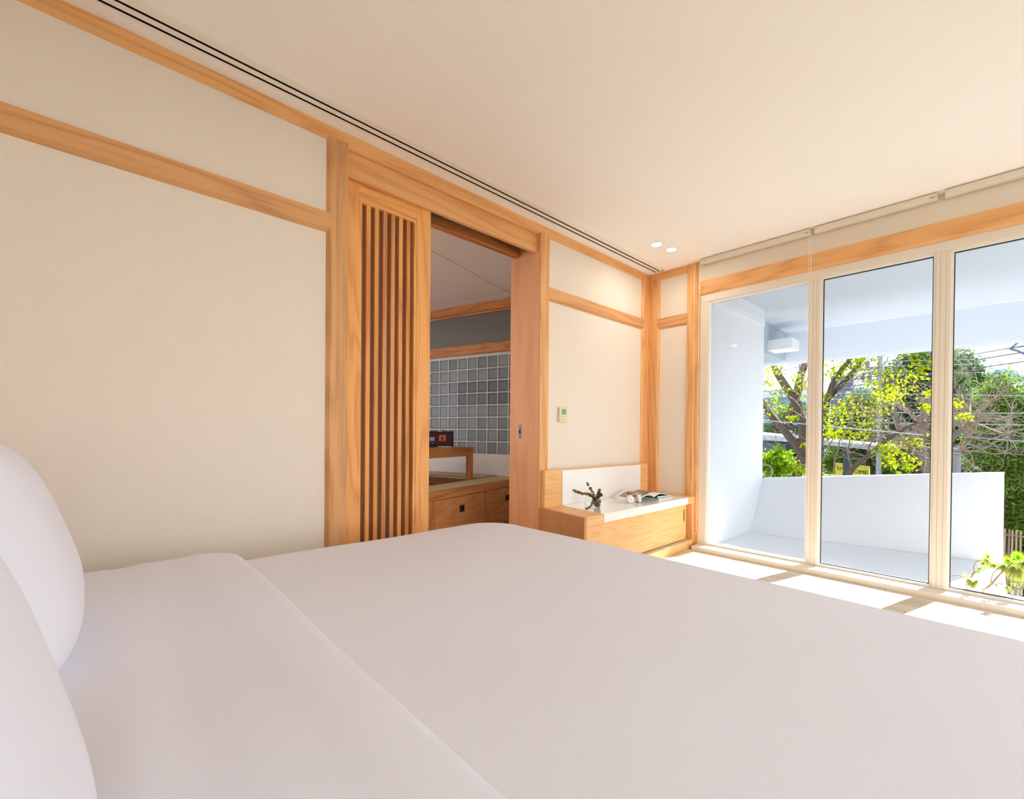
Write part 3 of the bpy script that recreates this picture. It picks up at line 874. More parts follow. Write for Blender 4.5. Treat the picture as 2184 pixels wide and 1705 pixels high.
tmat = mat('tatami_straw', S(204, 184, 132), 0.9, vary=(60, 0.16, (0.3, 4, 1)), bump=(300, 0.3, (0.1, 1, 1)))
tbord = mat('tatami_border', S(44, 34, 34), 0.8)
def tatami(x0, x1, y0, y1, label, long_x=True):
    t = empty('tatami_mat', TO, TH, label=label, cat='tatami mat')
    B(x0, x1, y0, y1, 0.501, 0.521).build('straw_surface', tmat, t)
    if long_x:
        for a, b in ((y0 + 0.0, y0 + 0.006), (y1 - 0.020, y1)): B(x0, x1, a, b, 0.5212, 0.5226).build('cloth_border', tbord, t)
    else:
        for a, b in ((x0, x0 + 0.010), (x1 - 0.022, x1)): B(a, b, y0, y1, 0.5212, 0.5226).build('cloth_border', tbord, t)
tatami(-1.70, -0.001, -0.794, -0.44, 'long straw tatami mat along the platform edge, above the drawers')
tatami(-3.6, -1.705, -0.794, -0.44, 'straw tatami mat on the platform behind the lattice door')
tatami(-0.395, -0.001, -0.435, 2.0, 'dim straw tatami mat running along the glass block wall', False)

# low table
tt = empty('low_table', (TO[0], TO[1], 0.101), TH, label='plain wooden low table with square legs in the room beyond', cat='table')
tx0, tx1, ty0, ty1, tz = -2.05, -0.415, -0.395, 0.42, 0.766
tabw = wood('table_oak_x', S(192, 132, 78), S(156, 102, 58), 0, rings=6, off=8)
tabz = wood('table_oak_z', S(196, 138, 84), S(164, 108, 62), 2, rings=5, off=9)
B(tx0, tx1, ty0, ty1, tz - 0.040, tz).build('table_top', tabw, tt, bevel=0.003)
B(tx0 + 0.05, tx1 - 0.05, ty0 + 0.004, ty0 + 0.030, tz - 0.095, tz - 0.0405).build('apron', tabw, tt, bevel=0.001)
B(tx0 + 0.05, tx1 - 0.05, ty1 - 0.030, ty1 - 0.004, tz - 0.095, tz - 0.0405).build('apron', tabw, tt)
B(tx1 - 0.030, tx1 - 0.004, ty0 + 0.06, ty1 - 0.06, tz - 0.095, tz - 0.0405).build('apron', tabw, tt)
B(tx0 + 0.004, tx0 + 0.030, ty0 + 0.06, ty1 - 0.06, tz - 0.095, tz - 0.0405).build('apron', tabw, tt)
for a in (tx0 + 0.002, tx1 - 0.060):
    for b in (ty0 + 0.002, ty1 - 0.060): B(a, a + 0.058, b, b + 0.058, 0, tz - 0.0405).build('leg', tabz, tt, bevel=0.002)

# tablet on the table
def Tw(p):  # room frame -> world
    return Vector((TO[0] + p[0] * math.cos(TH) - p[1] * math.sin(TH), TO[1] + p[0] * math.sin(TH) + p[1] * math.cos(TH), p[2]))
tp = Tw((-0.71, -0.16, 0.8685))
tab = empty('tablet', tp, math.radians(57), label='black tablet leaning on its stand on the low table, music on screen', cat='tablet')
LW, LH = 0.29, 0.185
lean = math.radians(24)
def lp(a, b, c=0.0):  # a across, b up the screen, c out of the screen
    return (a, b * math.sin(lean) - c * math.cos(lean), b * math.cos(lean) + c * math.sin(lean) + 0.002)
def slab(mb, a0, a1, b0, b1, c0, c1):
    v = [lp(a, b, c) for c in (c0, c1) for (a, b) in ((a0, b0), (a1, b0), (a1, b1), (a0, b1))]
    return mb._add(v, [(0, 1, 2, 3), (7, 6, 5, 4), (0, 4, 5, 1), (1, 5, 6, 2), (2, 6, 7, 3), (3, 7, 4, 0)])
bk = mat('tablet_black', S(16, 14, 16), 0.3)
slab(MB(), -LW / 2, LW / 2, 0, LH, 0, 0.008).build('case', bk, tab, bevel=0.003)
def emis(nm, c, s): return mat(nm, S(*c), 0.3, emit=(S(*c), s))
scr = slab(MB(), -LW / 2 + 0.012, LW / 2 - 0.012, 0.012, LH - 0.012, 0.0081, 0.0086).build('screen', emis('screen_dark', (34, 14, 16), 0.6), tab)
slab(MB(), -0.012, 0.062, 0.066, 0.138, 0.0087, 0.0090).build('album_cover', emis('album_orange', (128, 60, 32), 0.45), scr)
slab(MB(), 0.014, 0.034, 0.072, 0.118, 0.0091, 0.0093).build('album_figure', emis('album_dark', (60, 20, 40), 0.5), scr)
slab(MB(), -0.112, -0.060, 0.066, 0.112, 0.0087, 0.0090).build('video_tile', emis('tile_blue', (88, 98, 140), 0.45), scr)
slab(MB(), -0.086, -0.078, 0.036, 0.044, 0.0087, 0.0090).build('icon', emis('icon_white', (150, 160, 150), 0.5), scr)
slab(MB(), -0.017, 0.017, LH - 0.009, LH - 0.004, 0.0081, 0.0088).build('camera_strip', mat('strip_white', S(220, 220, 220), 0.4), tab)
MB().prism([(0.01, 0.0), (0.012 + 0.06, 0.0), (0.062, 0.09), (0.045, 0.10)], 0, -LW / 2 + 0.004, LW / 2 - 0.03).build('stand', bk, tab)
setp(MB().tube([(-0.02, 0, 0), (0.12, 0, 0), (0.135, 0, 0)], [0.0045, 0.0045, 0.001], 8).build('stylus', whitem, None, loc=tp + Vector((0.028, -0.025, 0.0055)), rz=math.radians(57)), 'white stylus lying before the black tablet', 'stylus')
fl = empty('flower_vase', Tw((-0.83, 0.04, 0.8685)), 0, label='tiny glass vase with one pale yellow bloom beside the tablet', cat='vase')
MB().lathe([(0, 0), (0.014, 0), (0.016, 0.02), (0.008, 0.05), (0.008, 0.065)], k=16).build('vase_body', vaseg, fl, smooth=True)
MB().tube([(0, 0, 0.01), (0.001, 0, 0.085)], 0.0015, 5).build('stem', stemm, fl)
MB().lathe([(0.001, 0.075), (0.02, 0.083), (0.027, 0.10), (0.02, 0.117), (0.001, 0.125)], k=14).build('bloom', mat('bloom_yellow', S(226, 206, 150), 0.8), fl, smooth=True)

# ------------------------------------------------------------------ terrace outside the window
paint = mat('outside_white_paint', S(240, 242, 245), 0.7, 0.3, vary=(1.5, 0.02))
te = MB().box(-1.80, 0.07, YW + 0.17, 5.62, -0.14, -0.02).box(0.07, 4.2, YW + 0.17, 4.44, -0.14, -0.02)
setp(te.build('floor_terrace', mat('terrace_floor_pale', S(240, 241, 243), 0.5)), kind='structure')
# parapet leaning outwards at its fin end, its top rising to the right
pr = MB()
xl, xr_ = -1.80, 0.063
def quadprism(a, b, c, d, th_):
    """a,b bottom left/right, c,d top right/left ; thickened towards +y"""
    V = [a, b, c, d] + [(p[0], p[1] + th_, p[2]) for p in (a, b, c, d)]
    return MB()._add(V, [(0, 1, 2, 3), (7, 6, 5, 4), (0, 4, 5, 1), (1, 5, 6, 2), (2, 6, 7, 3), (3, 7, 4, 0)])
NU, NV = 40, 16
cA, cB, cC, cD = [Vector(q) for q in ((xl, 5.10, -0.19), (xr_, 5.46, -0.19), (xr_, 5.52, 0.732), (xl, 5.60, 0.535))]
gv = []
for off_ in (0.0, 0.13):
    for a_ in range(NV + 1):
        for b_ in range(NU + 1):
            lo, hi = cA.lerp(cB, b_ / NU), cD.lerp(cC, b_ / NU)
            q = lo.lerp(hi, a_ / NV); gv.append((q.x, q.y + off_, q.z))
R_ = NU + 1; K_ = R_ * (NV + 1); gf = []
for a_ in range(NV):
    for b_ in range(NU):
        q = a_ * R_ + b_
        gf.append((q, q + 1, q + R_ + 1, q + R_)); gf.append((q + K_ + R_, q + K_ + R_ + 1, q + K_ + 1, q + K_))
for b_ in range(NU):
    gf.append((b_ + 1, b_, b_ + K_, b_ + K_ + 1)); q = NV * R_ + b_; gf.append((q, q + 1, q + K_ + 1, q + K_))
for a_ in range(NV):
    q = a_ * R_; gf.append((q, q + R_, q + R_ + K_, q + K_)); q = a_ * R_ + NU; gf.append((q + R_, q, q + K_, q + R_ + K_))
par = MB()._add(gv, gf).build('wall_parapet', paint)
setp(par, kind='structure')
setp(quadprism((xl + 0.1, 5.115, -0.019), (xr_ - 0.001, 5.455, -0.019), (xr_ - 0.001, 5.456, -0.0145), (xl + 0.1, 5.116, -0.0145), 0.01).build('trim_1', whitem), kind='structure')
# fin wall at the left end with its ledge
setp(MB().box(-2.3, -1.80, YW + 0.165, 5.58, -0.14, 2.72).build('wall_fin', paint), kind='structure')
lg = MB().prism([(YW + 0.17, 2.262), (5.50, 2.262), (5.50, 2.335), (YW + 0.17, 2.335)], 0, -1.8, -1.765).build('trim_2', paint)
setp(lg, kind='structure')
# deep eave: soffit and outer beam
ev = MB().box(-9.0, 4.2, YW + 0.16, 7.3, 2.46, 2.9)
eave_shaded = mat('eave_paint_shaded', S(214, 219, 227), 0.7, 0.3)  # outside white with the bluish shade under the eave mixed into its colour
ev = ev.build('roof_soffit', eave_shaded); setp(ev, kind='structure')
setp(MB().box(-9.0, 4.2, 7.0, 7.3, 2.052, 2.459).build('roof_beam', eave_shaded), kind='structure')
setp(MB().box(-9.0, 4.2, 6.985, 6.999, 2.452, 2.459).build('trim_3', paint), kind='structure')
setp(MB().box(-9.0, XR + 0.3, -2.5, YW + 0.155, 2.74, 2.9).build('roof_slab', paint), kind='structure')
# post and return beam seen past the fin
bx = at(1640, 700, y=6.3); by = at(1692, 712, y=6.3)
setp(MB().box(-3.0, bx.x, 5.9, 6.95, 2.07, 2.459).build('wall_side_block', mat('block_grey', S(176, 188, 196), 0.7)), kind='structure')
rb = MB().box(bx.x, by.x, 6.25, 6.55, 2.11, 2.24).build('beam_stub', paint); setp(rb, kind='structure')
setp(B(bx.x - 0.05, bx.x + 0.004, 5.885, 5.898, 2.23, 2.36).build('trim_4', mat('slot_dark', S(84, 84, 88), 0.7)), kind='structure')
setp(B(bx.x - 0.10, bx.x + 0.004, 5.885, 5.899, 2.07, 2.16).build('trim_5', mat('slot_blue', S(112, 132, 152), 0.7)), kind='structure')

GZ = -3.4
gm = mat('street_ground', S(104, 102, 92), 0.95, vary=(0.6, 0.2))
setp(B(-70, 70, 5.8, 140, GZ - 0.2, GZ).box(4.3, 70, -40, 5.8, GZ - 0.2, GZ).build('ground', gm), kind='structure')

# ------------------------------------------------------------------ plants outside
def leaf_mat(nm, c, tr=0.5, dark=0.55):
    m = bpy.data.materials.new(nm)
    m.use_nodes = True
    n, l = m.node_tree.nodes, m.node_tree.links
    n.clear()
    out = n.new('ShaderNodeOutputMaterial')
    df = n.new('ShaderNodeBsdfDiffuse'); tl = n.new('ShaderNodeBsdfTranslucent')
    mx = n.new('ShaderNodeMixShader'); mx.inputs[0].default_value = tr
    tc = n.new('ShaderNodeTexCoord'); ns = n.new('ShaderNodeTexNoise'); ns.inputs['Scale'].default_value = 1.7; ns.inputs['Detail'].default_value = 6
    rp = n.new('ShaderNodeValToRGB')
    rp.color_ramp.elements[0].position = 0.35; rp.color_ramp.elements[1].position = 0.65
    rp.color_ramp.elements[0].color = tuple(v * dark for v in c[:3]) + (1,)
    rp.color_ramp.elements[1].color = c
    l.new(tc.outputs['Object'], ns.inputs[0]); l.new(ns.outputs[0], rp.inputs[0])
    l.new(rp.outputs[0], df.inputs[0]); l.new(rp.outputs[0], tl.inputs[0])
    l.new(df.outputs[0], mx.inputs[1]); l.new(tl.outputs[0], mx.inputs[2]); l.new(mx.outputs[0], out.inputs[0])
    return m

def leaves(name, cen, m, size, parent, seed, droop=0.3, aspect=0.45):
    """one mesh of small diamond leaves, centred on the given points"""
    r = np.random.RandomState(seed)
    cen = np.asarray(cen, dtype=float)
    N = len(cen)
    d = r.normal(size=(N, 3)); d[:, 2] -= droop
    d /= np.linalg.norm(d, axis=1)[:, None]
    e = r.normal(size=(N, 3)); e -= (e * d).sum(1)[:, None] * d; e /= np.linalg.norm(e, axis=1)[:, None]
    s = size * r.uniform(0.6, 1.3, size=(N, 1))
    nrm = np.cross(d, e)
    V = np.empty((N, 4, 3))
    V[:, 0] = cen - d * s * 0.5
    V[:, 1] = cen + e * s * aspect * 0.5 + nrm * s * 0.10
    V[:, 2] = cen + d * s * 0.5
    V[:, 3] = cen - e * s * aspect * 0.5 + nrm * s * 0.10
    me = bpy.data.meshes.new(name)
    me.vertices.add(N * 4); me.vertices.foreach_set('co', V.reshape(-1))
    me.loops.add(N * 4); me.loops.foreach_set('vertex_index', np.arange(N * 4, dtype=np.int32))
    me.polygons.add(N); me.polygons.foreach_set('loop_start', np.arange(N, dtype=np.int32) * 4)
    try: me.polygons.foreach_set('loop_total', np.full(N, 4, dtype=np.int32))
    except Exception: pass
    me.update(); me.validate()
    o = link_mesh(name, me, m, parent)
    o['kind'] = 'stuff'
    return o

def blob_points(cx, cy_, cz, rx, ry, rz, n, seed, lumps=22, hollow=0.35, fluff=0.28):
    """points in lumpy clumps scattered through an ellipsoid shell"""
    r = np.random.RandomState(seed)
    c = r.normal(size=(lumps, 3)); c /= np.linalg.norm(c, axis=1)[:, None]
    c *= (hollow + (1 - hollow) * r.uniform(size=(lumps, 1)) ** 0.5) * 0.85
    k = r.randint(0, lumps, n)
    p = c[k] + r.normal(size=(n, 3)) * fluff * 0.55
    return np.array([cx, cy_, cz]) + p * np.array([rx, ry, rz])

barkm = mat('tree_bark', S(78, 64, 54), 0.9, vary=(9, 0.35, (1, 1, 0.3)))
barkg = mat('grey_bark', S(118, 104, 92), 0.9, vary=(12, 0.25))
def tree(label, group, cx_px, cy_px, y, wpx, hpx, n, size, m, seed, trunk=0.14, depth=None, bark=None, cat='tree', name='tree', lumps=60, fluff=0.36):
    c = at(cx_px, cy_px, y=y)
    rx = (at(cx_px + wpx, cy_px, y=y) - c).x
    rz = c.z - at(cx_px, cy_px + hpx, y=y).z
    dep = depth or rx
    t = empty(name, (c.x, y, GZ), label=label, cat=cat, group=group)
    if trunk:
        mb = MB()
        zc = c.z - GZ
        mb.tube([(0, 0, 0), (0.05, 0.02, zc * 0.4), (-0.05, 0.05, max(zc - rz * 0.3, 0.3))], [trunk, trunk * 0.75, trunk * 0.4], 8)
        rr = random.Random(seed)
        for i in range(7):
            a = rr.uniform(0, 2 * PI)
            mb.tube([(0, 0, zc * 0.55), (math.cos(a) * rx * 0.3, math.sin(a) * dep * 0.3, zc * 0.8), (math.cos(a) * rx * 0.65, math.sin(a) * dep * 0.65, zc + rz * rr.uniform(-.3, .5))], [trunk * 0.5, trunk * 0.3, trunk * 0.1], 5)
        mb.build('trunk', bark or barkm, t, fix=False)
    pts = blob_points(0, 0, c.z - GZ, rx, dep, rz, n, seed, lumps, fluff=fluff)
    pts = pts[pts[:, 2] > 0.05]
    leaves('foliage', pts, m, size, t, seed)
    return t
dkgreen = leaf_mat('leaf_dark_green', S(98, 126, 70), 0.35, 0.5)
midgreen = leaf_mat('leaf_mid_green', S(128, 156, 66), 0.45, 0.5)
lime = leaf_mat('leaf_lime', S(172, 184, 30), 0.5, 0.5)
bushg = leaf_mat('leaf_bush', S(150, 186, 40), 0.5, 0.55)
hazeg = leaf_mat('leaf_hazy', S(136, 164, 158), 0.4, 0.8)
hedgeg = leaf_mat('leaf_hedge', S(122, 150, 52), 0.4, 0.45)
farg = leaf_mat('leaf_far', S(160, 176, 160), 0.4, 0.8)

tree('big dark green tree filling the middle pane behind the bare branches', None, 1965, 875, 21, 105, 120, 60000, 0.125, dkgreen, 1, 0.25)
tree('tall dark green tree just right of the last white window post', None, 2052, 850, 23, 50, 88, 26000, 0.125, dkgreen, 2, 0.2)
tree('bright green leafy tree below the hazy far tree, at the picture edge', None, 2140, 935, 17, 86, 112, 56000, 0.095, midgreen, 3, 0.18)
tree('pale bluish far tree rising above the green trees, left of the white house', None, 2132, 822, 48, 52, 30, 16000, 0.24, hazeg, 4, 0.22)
tree('low dark green tree behind the grey pole, above the sign', None, 1850, 920, 24, 80, 75, 34000, 0.13, dkgreen, 5, 0.2)
tree('wide dim green tree behind the thick bare trunk, lower left pane', None, 1700, 925, 22, 85, 55, 20000, 0.13, dkgreen, 7, 0.2)
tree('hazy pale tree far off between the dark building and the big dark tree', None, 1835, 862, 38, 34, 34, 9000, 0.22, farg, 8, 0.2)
tree('broad shrub mass on the slope right of the white parapet', None, 2200, 1112, 17.5, 100, 130, 70000, 0.080, hedgeg, 6, 0.0, cat='shrub', name='shrub', lumps=40)
tree('long dim hedge of mixed green filling the gap under the trees, behind the sign', None, 1960, 985, 27, 330, 62, 60000, 0.12, hedgeg, 61, 0.05, depth=1.5, cat='hedge', name='hedge', lumps=90)
tree('lower green thicket between the parapet corner and the bamboo fence', None, 2190, 1010, 19.0, 90, 60, 30000, 0.085, midgreen, 62, 0.05, cat='shrub', name='shrub', lumps=40)
tree('leafy bright green shrub behind the parapet, left end by the white fin', None, 1655, 992, 8.6, 42, 42, 1700, 0.085, bushg, 9, 0.02, cat='shrub', name='shrub', lumps=16)

# foreground tree: trunks, limbs and clusters of yellow-green leaves
ft = empty('tree', (at(1745, 1030, y=10.0).x, 10.0, GZ), label='tall tree with thick dark forked trunks and yellow-green spring leaves', cat='tree')
fo = Vector(ft.location)
def limb(mb, pts, y, r0, r1, k=7, dy=0.0):
    n = len(pts)
    mb.tube([at(p[0], p[1], y=y + dy * i / max(n - 1, 1)) - fo for i, p in enumerate(pts)], [r0 + (r1 - r0) * i / (n - 1) for i in range(n)], k)
tb_ = MB()
g0 = at(1745, 1030, y=10.0)
tb_.tube([(0, 0, 0), Vector((g0.x, 10.0, g0.z)) - fo], [0.24, 0.17], 10)
limb(tb_, [(1745, 1030), (1722, 985), (1716, 940), (1712, 905), (1700, 862), (1678, 828), (1660, 800), (1646, 775), (1630, 745)], 10.0, 0.12, 0.045, 9)
limb(tb_, [(1722, 985), (1700, 950), (1680, 925), (1660, 905), (1642, 882), (1628, 858), (1612, 830)], 10.0, 0.11, 0.05)
limb(tb_, [(1676, 925), (1684, 895), (1694, 862), (1704, 820), (1712, 790), (1722, 765), (1730, 740)], 10.05, 0.085, 0.05)
limb(tb_, [(1730, 1010), (1745, 960), (1758, 900), (1765, 855), (1775, 820), (1795, 790), (1822, 755), (1850, 725)], 10.0, 0.07, 0.035)
limb(tb_, [(1765, 855), (1790, 826), (1815, 800), (1835, 772), (1852, 745)], 10.1, 0.05, 0.03)
limb(tb_, [(1790, 1050), (1818, 1000), (1848, 975), (1878, 950), (1905, 930), (1935, 912), (1960, 900)], 9.8, 0.05, 0.015)
tb_.build('trunk', barkm, ft, fix=False)
tw_ = MB()
rt = random.Random(21)
def twig(mb, p, d, length, r, depth, origin, kink=0.35):
    pts = [p]; dd = d.normalized(); n = 5
    for i in range(n):
        dd = (dd + Vector((rt.uniform(-kink, kink), rt.uniform(-kink, kink), rt.uniform(-kink, kink) + 0.03))).normalized()
        pts.append(pts[-1] + dd * length / n)
    mb.tube([q - origin for q in pts], [r * (1 - 0.7 * i / n) for i in range(n + 1)], 4, cap=False)
    if depth > 0:
        for i in range(1, n + 1):
            if rt.random() < 0.85:
                ax = Vector((rt.uniform(-1, 1), rt.uniform(-1, 1), rt.uniform(-0.5, 1)))
                twig(mb, pts[i], dd + ax * 0.9, length * rt.uniform(0.45, 0.7), r * 0.55, depth - 1, origin, kink)
for px, py, ex, ey in [(1730, 990, 1690, 900), (1715, 1000, 1640, 930), (1745, 1000, 1790, 880), (1765, 940, 1830, 850), (1750, 900, 1770, 780), (1700, 860, 1740, 770),
                       (1660, 800, 1700, 740), (1790, 826, 1860, 800), (1822, 1000, 1760, 900), (1850, 975, 1830, 880), (1640, 880, 1600, 820), (1705, 1010, 1660, 1000),
                       (1780, 1010, 1850, 870), (1760, 1010, 1730, 880), (1870, 955, 1900, 850)]:
    a = at(px, py, y=9.6 + rt.uniform(-.3, .5)); b_ = at(ex, ey, y=9.6 + rt.uniform(-.5, .7))
    twig(tw_, a, b_ - a, (b_ - a).length * 1.15, 0.016, 2, fo)
o = tw_.build('twigs', barkg, ft, fix=False); o['kind'] = 'stuff'
clus = [(1646, 790, 16), (1636, 816, 14), (1662, 840, 13), (1648, 862, 12), (1712, 806, 15), (1714, 826, 16), (1667, 874, 17), (1764, 773, 16), (1780, 796, 13), (1811, 791, 19),
        (1824, 783, 12), (1758, 868, 16), (1757, 890, 14), (1812, 864, 20), (1792, 884, 18), (1766, 908, 18), (1776, 922, 16), (1848, 889, 18), (1846, 908, 14), (1830, 926, 17),
        (1876, 866, 17), (1874, 794, 10), (1892, 842, 15), (1796, 930, 12), (1690, 894, 9), (1759, 1012, 13), (1711, 1008, 16), (1888, 960, 14), (1896, 976, 12), (1912, 838, 20),
        (1934, 800, 18), (1948, 757, 15), (1966, 788, 13), (1914, 982, 19), (1936, 994, 14), (1892, 958, 11), (1946, 945, 14), (2034, 862, 9), (2056, 891, 8), (1860, 816, 7),
        (1756, 930, 12), (1750, 845, 12), (1700, 850, 8), (1688, 985, 12), (1700, 1000, 12), (1724, 950, 10), (1836, 768, 12), (1855, 762, 10), (1980, 870, 8), (1984, 838, 7)]
P_ = []
rn = np.random.RandomState(12)
for cxp, cyp, rp2 in clus:
    yy = 9.5 + rn.uniform(-0.5, 0.6)
    c = at(cxp, cyp, y=yy) - fo
    rr = rp2 * 0.0112
    k = int(rp2 * 4.6)
    q = rn.normal(size=(k, 3)) * np.array([rr * 0.62, rr * 0.6, rr * 0.45])
    P_.append(q + np.array(c))
leaves('foliage', np.concatenate(P_), lime, 0.066, ft, 13, droop=0.5, aspect=0.55)

ru = np.random.RandomState(31)  # dense leaf block added above the eave line, unseen, to shade the fin
uc = ru.uniform(-1, 1, size=(26000, 3)); uc = uc[(np.abs(uc[:, 0]) ** 10 + np.abs(uc[:, 1]) ** 4 + np.abs(uc[:, 2]) ** 6) < 1]
leaves('sun_blocking_leaves', uc * np.array([0.85, 0.9, 1.2]) + np.array([-1.12 - fo.x, 0.0, 3.74 - GZ]), lime, 0.12, ft, 14)
# bare tree further right: pale tangled branches
bt = empty('tree', (at(1990, 1030, y=12.0).x, 12.0, GZ), label='bare tree of pale tangled branches in front of the dark trees', cat='tree')
bo = Vector(bt.location)
tb2 = MB(); fo_keep = fo
def limb2(pts, y, r0, r1): 
    n = len(pts)
    tb2.tube([at(p[0], p[1], y=y) - bo for p in pts], [r0 + (r1 - r0) * i / (n - 1) for i in range(n)], 6)
tb2.tube([(0, 0, 0), at(1990, 1030, y=12.0) - bo], [0.2, 0.12], 9)
limb2([(1990, 1030), (1975, 990), (1965, 950), (1972, 900), (1985, 860)], 12.0, 0.11, 0.04)
limb2([(1985, 1000), (2010, 960), (2040, 925), (2075, 900), (2105, 885)], 12.0, 0.07, 0.02)
limb2([(1975, 990), (1940, 950), (1915, 910), (1905, 860), (1915, 820)], 12.0, 0.07, 0.02)
tb2.build('trunk', barkg, bt, fix=False)
tb3 = MB()
for i in range(46):
    sx, sy = rt.choice([(1975, 980), (1965, 940), (1972, 900), (2010, 960), (2040, 925), (2075, 902), (1940, 950), (1915, 905), (1908, 860), (1985, 862), (1900, 960), (2050, 960)])
    ang_ = rt.uniform(-0.2, PI + 0.2)
    ll = rt.uniform(60, 125)
    a = at(sx, sy, y=12 + rt.uniform(-.6, .6)); b_ = at(sx + ll * math.cos(ang_) * 1.1, sy - ll * math.sin(ang_) * 0.75, y=12 + rt.uniform(-1.2, 1.2))
    twig(tb3, a, b_ - a, (b_ - a).length, 0.016, 2, bo, 0.45)
o = tb3.build('twigs', mat('pale_twig', S(140, 122, 106), 0.9), bt, fix=False); o['kind'] = 'stuff'

# ------------------------------------------------------------------ street furniture and far buildings
polem = mat('concrete_pole', S(132, 136, 140), 0.9)
def pole(px, ptop, y, r, label, arms=()):
    b_ = at(px, 930, y=y)
    top = at(px, ptop, y=y).z - GZ
    t = empty('utility_pole', (b_.x, y, GZ), label=label, cat='utility pole')
    MB().tube([(0, 0, 0), (0, 0, top)], [r * 1.25, r], 14).build('pole_shaft', polem, t)
    for (x0, x1, py) in arms:
        z = at(px, py, y=y).z - GZ
        xa = at(x0, py, y=y).x - b_.x; xb = at(x1, py, y=y).x - b_.x
        arm = B(xa, xb, -0.05, 0.05, z - 0.04, z + 0.04).build('cross_arm', polem, t)
        for k in range(2):
            xx = xa + (xb - xa) * (0.06 + 0.45 * k)
            MB().lathe([(0.02, 0.04), (0.07, 0.06), (0.05, 0.10), (0.07, 0.13), (0.05, 0.17), (0.07, 0.20), (0.0, 0.26)], (xx, 0, z), 10).build('insulator', mat('insulator_brown', S(120, 96, 92), 0.4) if 'insulator_brown' not in bpy.data.materials else bpy.data.materials['insulator_brown'], arm)
    return t
pole(1875, 700, 16.5, 0.055, 'pale concrete utility pole with cross arms rising behind the leafy tree', [(1828, 1872, 785), (1838, 1872, 811)])
pole(2042, 952, 13.4, 0.06, 'short pale concrete post behind the parapet, right of the window post')
# insulator cluster of another line at the picture edge
it = empty('insulator_bracket', at(2176, 738, y=14), label='dark zigzag insulator bracket on the wires at the picture edge', cat='insulator')
mat('iron_blue', S(88, 98, 112), 0.5)
MB().tube([(-0.13, 0, -0.03), (0.02, 0, 0.13), (0.07, 0, 0.20), (0.15, 0, 0.10)], 0.020, 6).build('bracket_arm', bpy.data.materials['iron_blue'], it)
MB().tube([(-0.15, 0, -0.04), (-0.03, 0, -0.10), (0.08, 0, -0.20), (0.16, 0, -0.12)], 0.022, 6).build('bracket_arm', bpy.data.materials['iron_blue'], it)
MB().tube([(-0.20, 0, -0.035), (0.18, 0, -0.01)], 0.012, 6).build('cross_bar', bpy.data.materials['iron_blue'], it)
MB().lathe([(0.0, 0.14), (0.045, 0.16), (0.03, 0.185), (0.045, 0.21), (0.0, 0.24)], (0.07, 0, 0.0), 10).build('insulator', bpy.data.materials['iron_blue'], it)
wirem = mat('wire_dark', S(62, 72, 84), 0.5); wirel = mat('wire_pale', S(150, 156, 162), 0.5)
WL = [  # (x0,y0,x1,y1, plane y, radius, pale, label)
    (2020, 766, 2200, 735, 14, 0.010, 0, 'highest dark overhead wire running to the insulator bracket'),
    (2020, 778, 2200, 749, 14, 0.012, 0, 'second dark overhead wire against the sky, below the bracket'),
    (2020, 795, 2200, 769, 14, 0.011, 0, 'third dark overhead wire, just above the hazy far tree'),
    (1620, 896, 1760, 909, 9.0, 0.008, 1, 'pale thick cable crossing the forked trunks in the left pane'),
    (1740, 909, 2200, 943, 12.5, 0.010, 1, 'pale thick cable sloping down right across middle and right panes'),
    (1740, 912, 2200, 938, 13.5, 0.012, 0, 'thin dark wire running close beside the pale sloping cable'), (1620, 884, 2200, 901, 14.5, 0.012, 0, 'long dark wire crossing all three panes at mid height'), (1740, 774, 2000, 769, 16, 0.008, 1, 'thin pale wire nearest the eave, behind the middle pane'),
    (1740, 783, 2000, 779, 16, 0.008, 1, 'thin pale wire second below the eave, at the upper cross arm'), (1740, 803, 2000, 797, 16, 0.008, 1, 'thin pale wire third below the eave, by the lower cross arm'), (2000, 842, 2200, 845, 15, 0.010, 1, 'thin pale wire just below the white house, right pane'),
    (2000, 881, 2200, 882, 15, 0.010, 1, 'thin pale wire over the bright green tree, right pane'), (1740, 879, 2000, 881, 15, 0.010, 1, 'thin pale wire at mid height of the middle pane, over the pole'), (2000, 904, 2200, 907, 15, 0.012, 1, 'pale wire just under the long dark wire, right pane'),
    (1740, 933, 2200, 958, 13, 0.012, 0, 'dark wire sloping below the pale cable, above the lowest one'), (1740, 948, 2200, 972, 13, 0.010, 0, 'lowest dark wire, sloping down toward the parapet corner')]
for (x0, y0, x1, y1, yy, r, pale, lab) in WL:
    a = at(x0, y0, y=yy); b_ = at(x1, y1, y=yy)
    dv = (b_ - a); a = a - dv * 1.5; b_ = b_ + dv * 1.2
    pts = [a.lerp(b_, i / 16) - Vector((0, 0, 0.0)) for i in range(17)]
    o = MB().tube([p - pts[0] for p in pts], r, 5).build('overhead_wire', wirel if pale else wirem, None, loc=pts[0])
    setp(o, lab or ('thin %s wire strung across the trees beyond the terrace' % ('pale' if pale else 'dark')), 'wire', None if lab else 'thin wires across the trees')

def pbox(name, x0, y0, x1, y1, y, dep, m, parent=None):
    a = at(x0, y0, y=y); b_ = at(x1, y1, y=y)
    org = Vector(parent.location) if parent is not None else Vector((0, 0, 0))
    return MB().box(a.x - org.x, b_.x - org.x, y - org.y, y + dep - org.y, a.z - org.z, b_.z - org.z).build(name, m, parent)
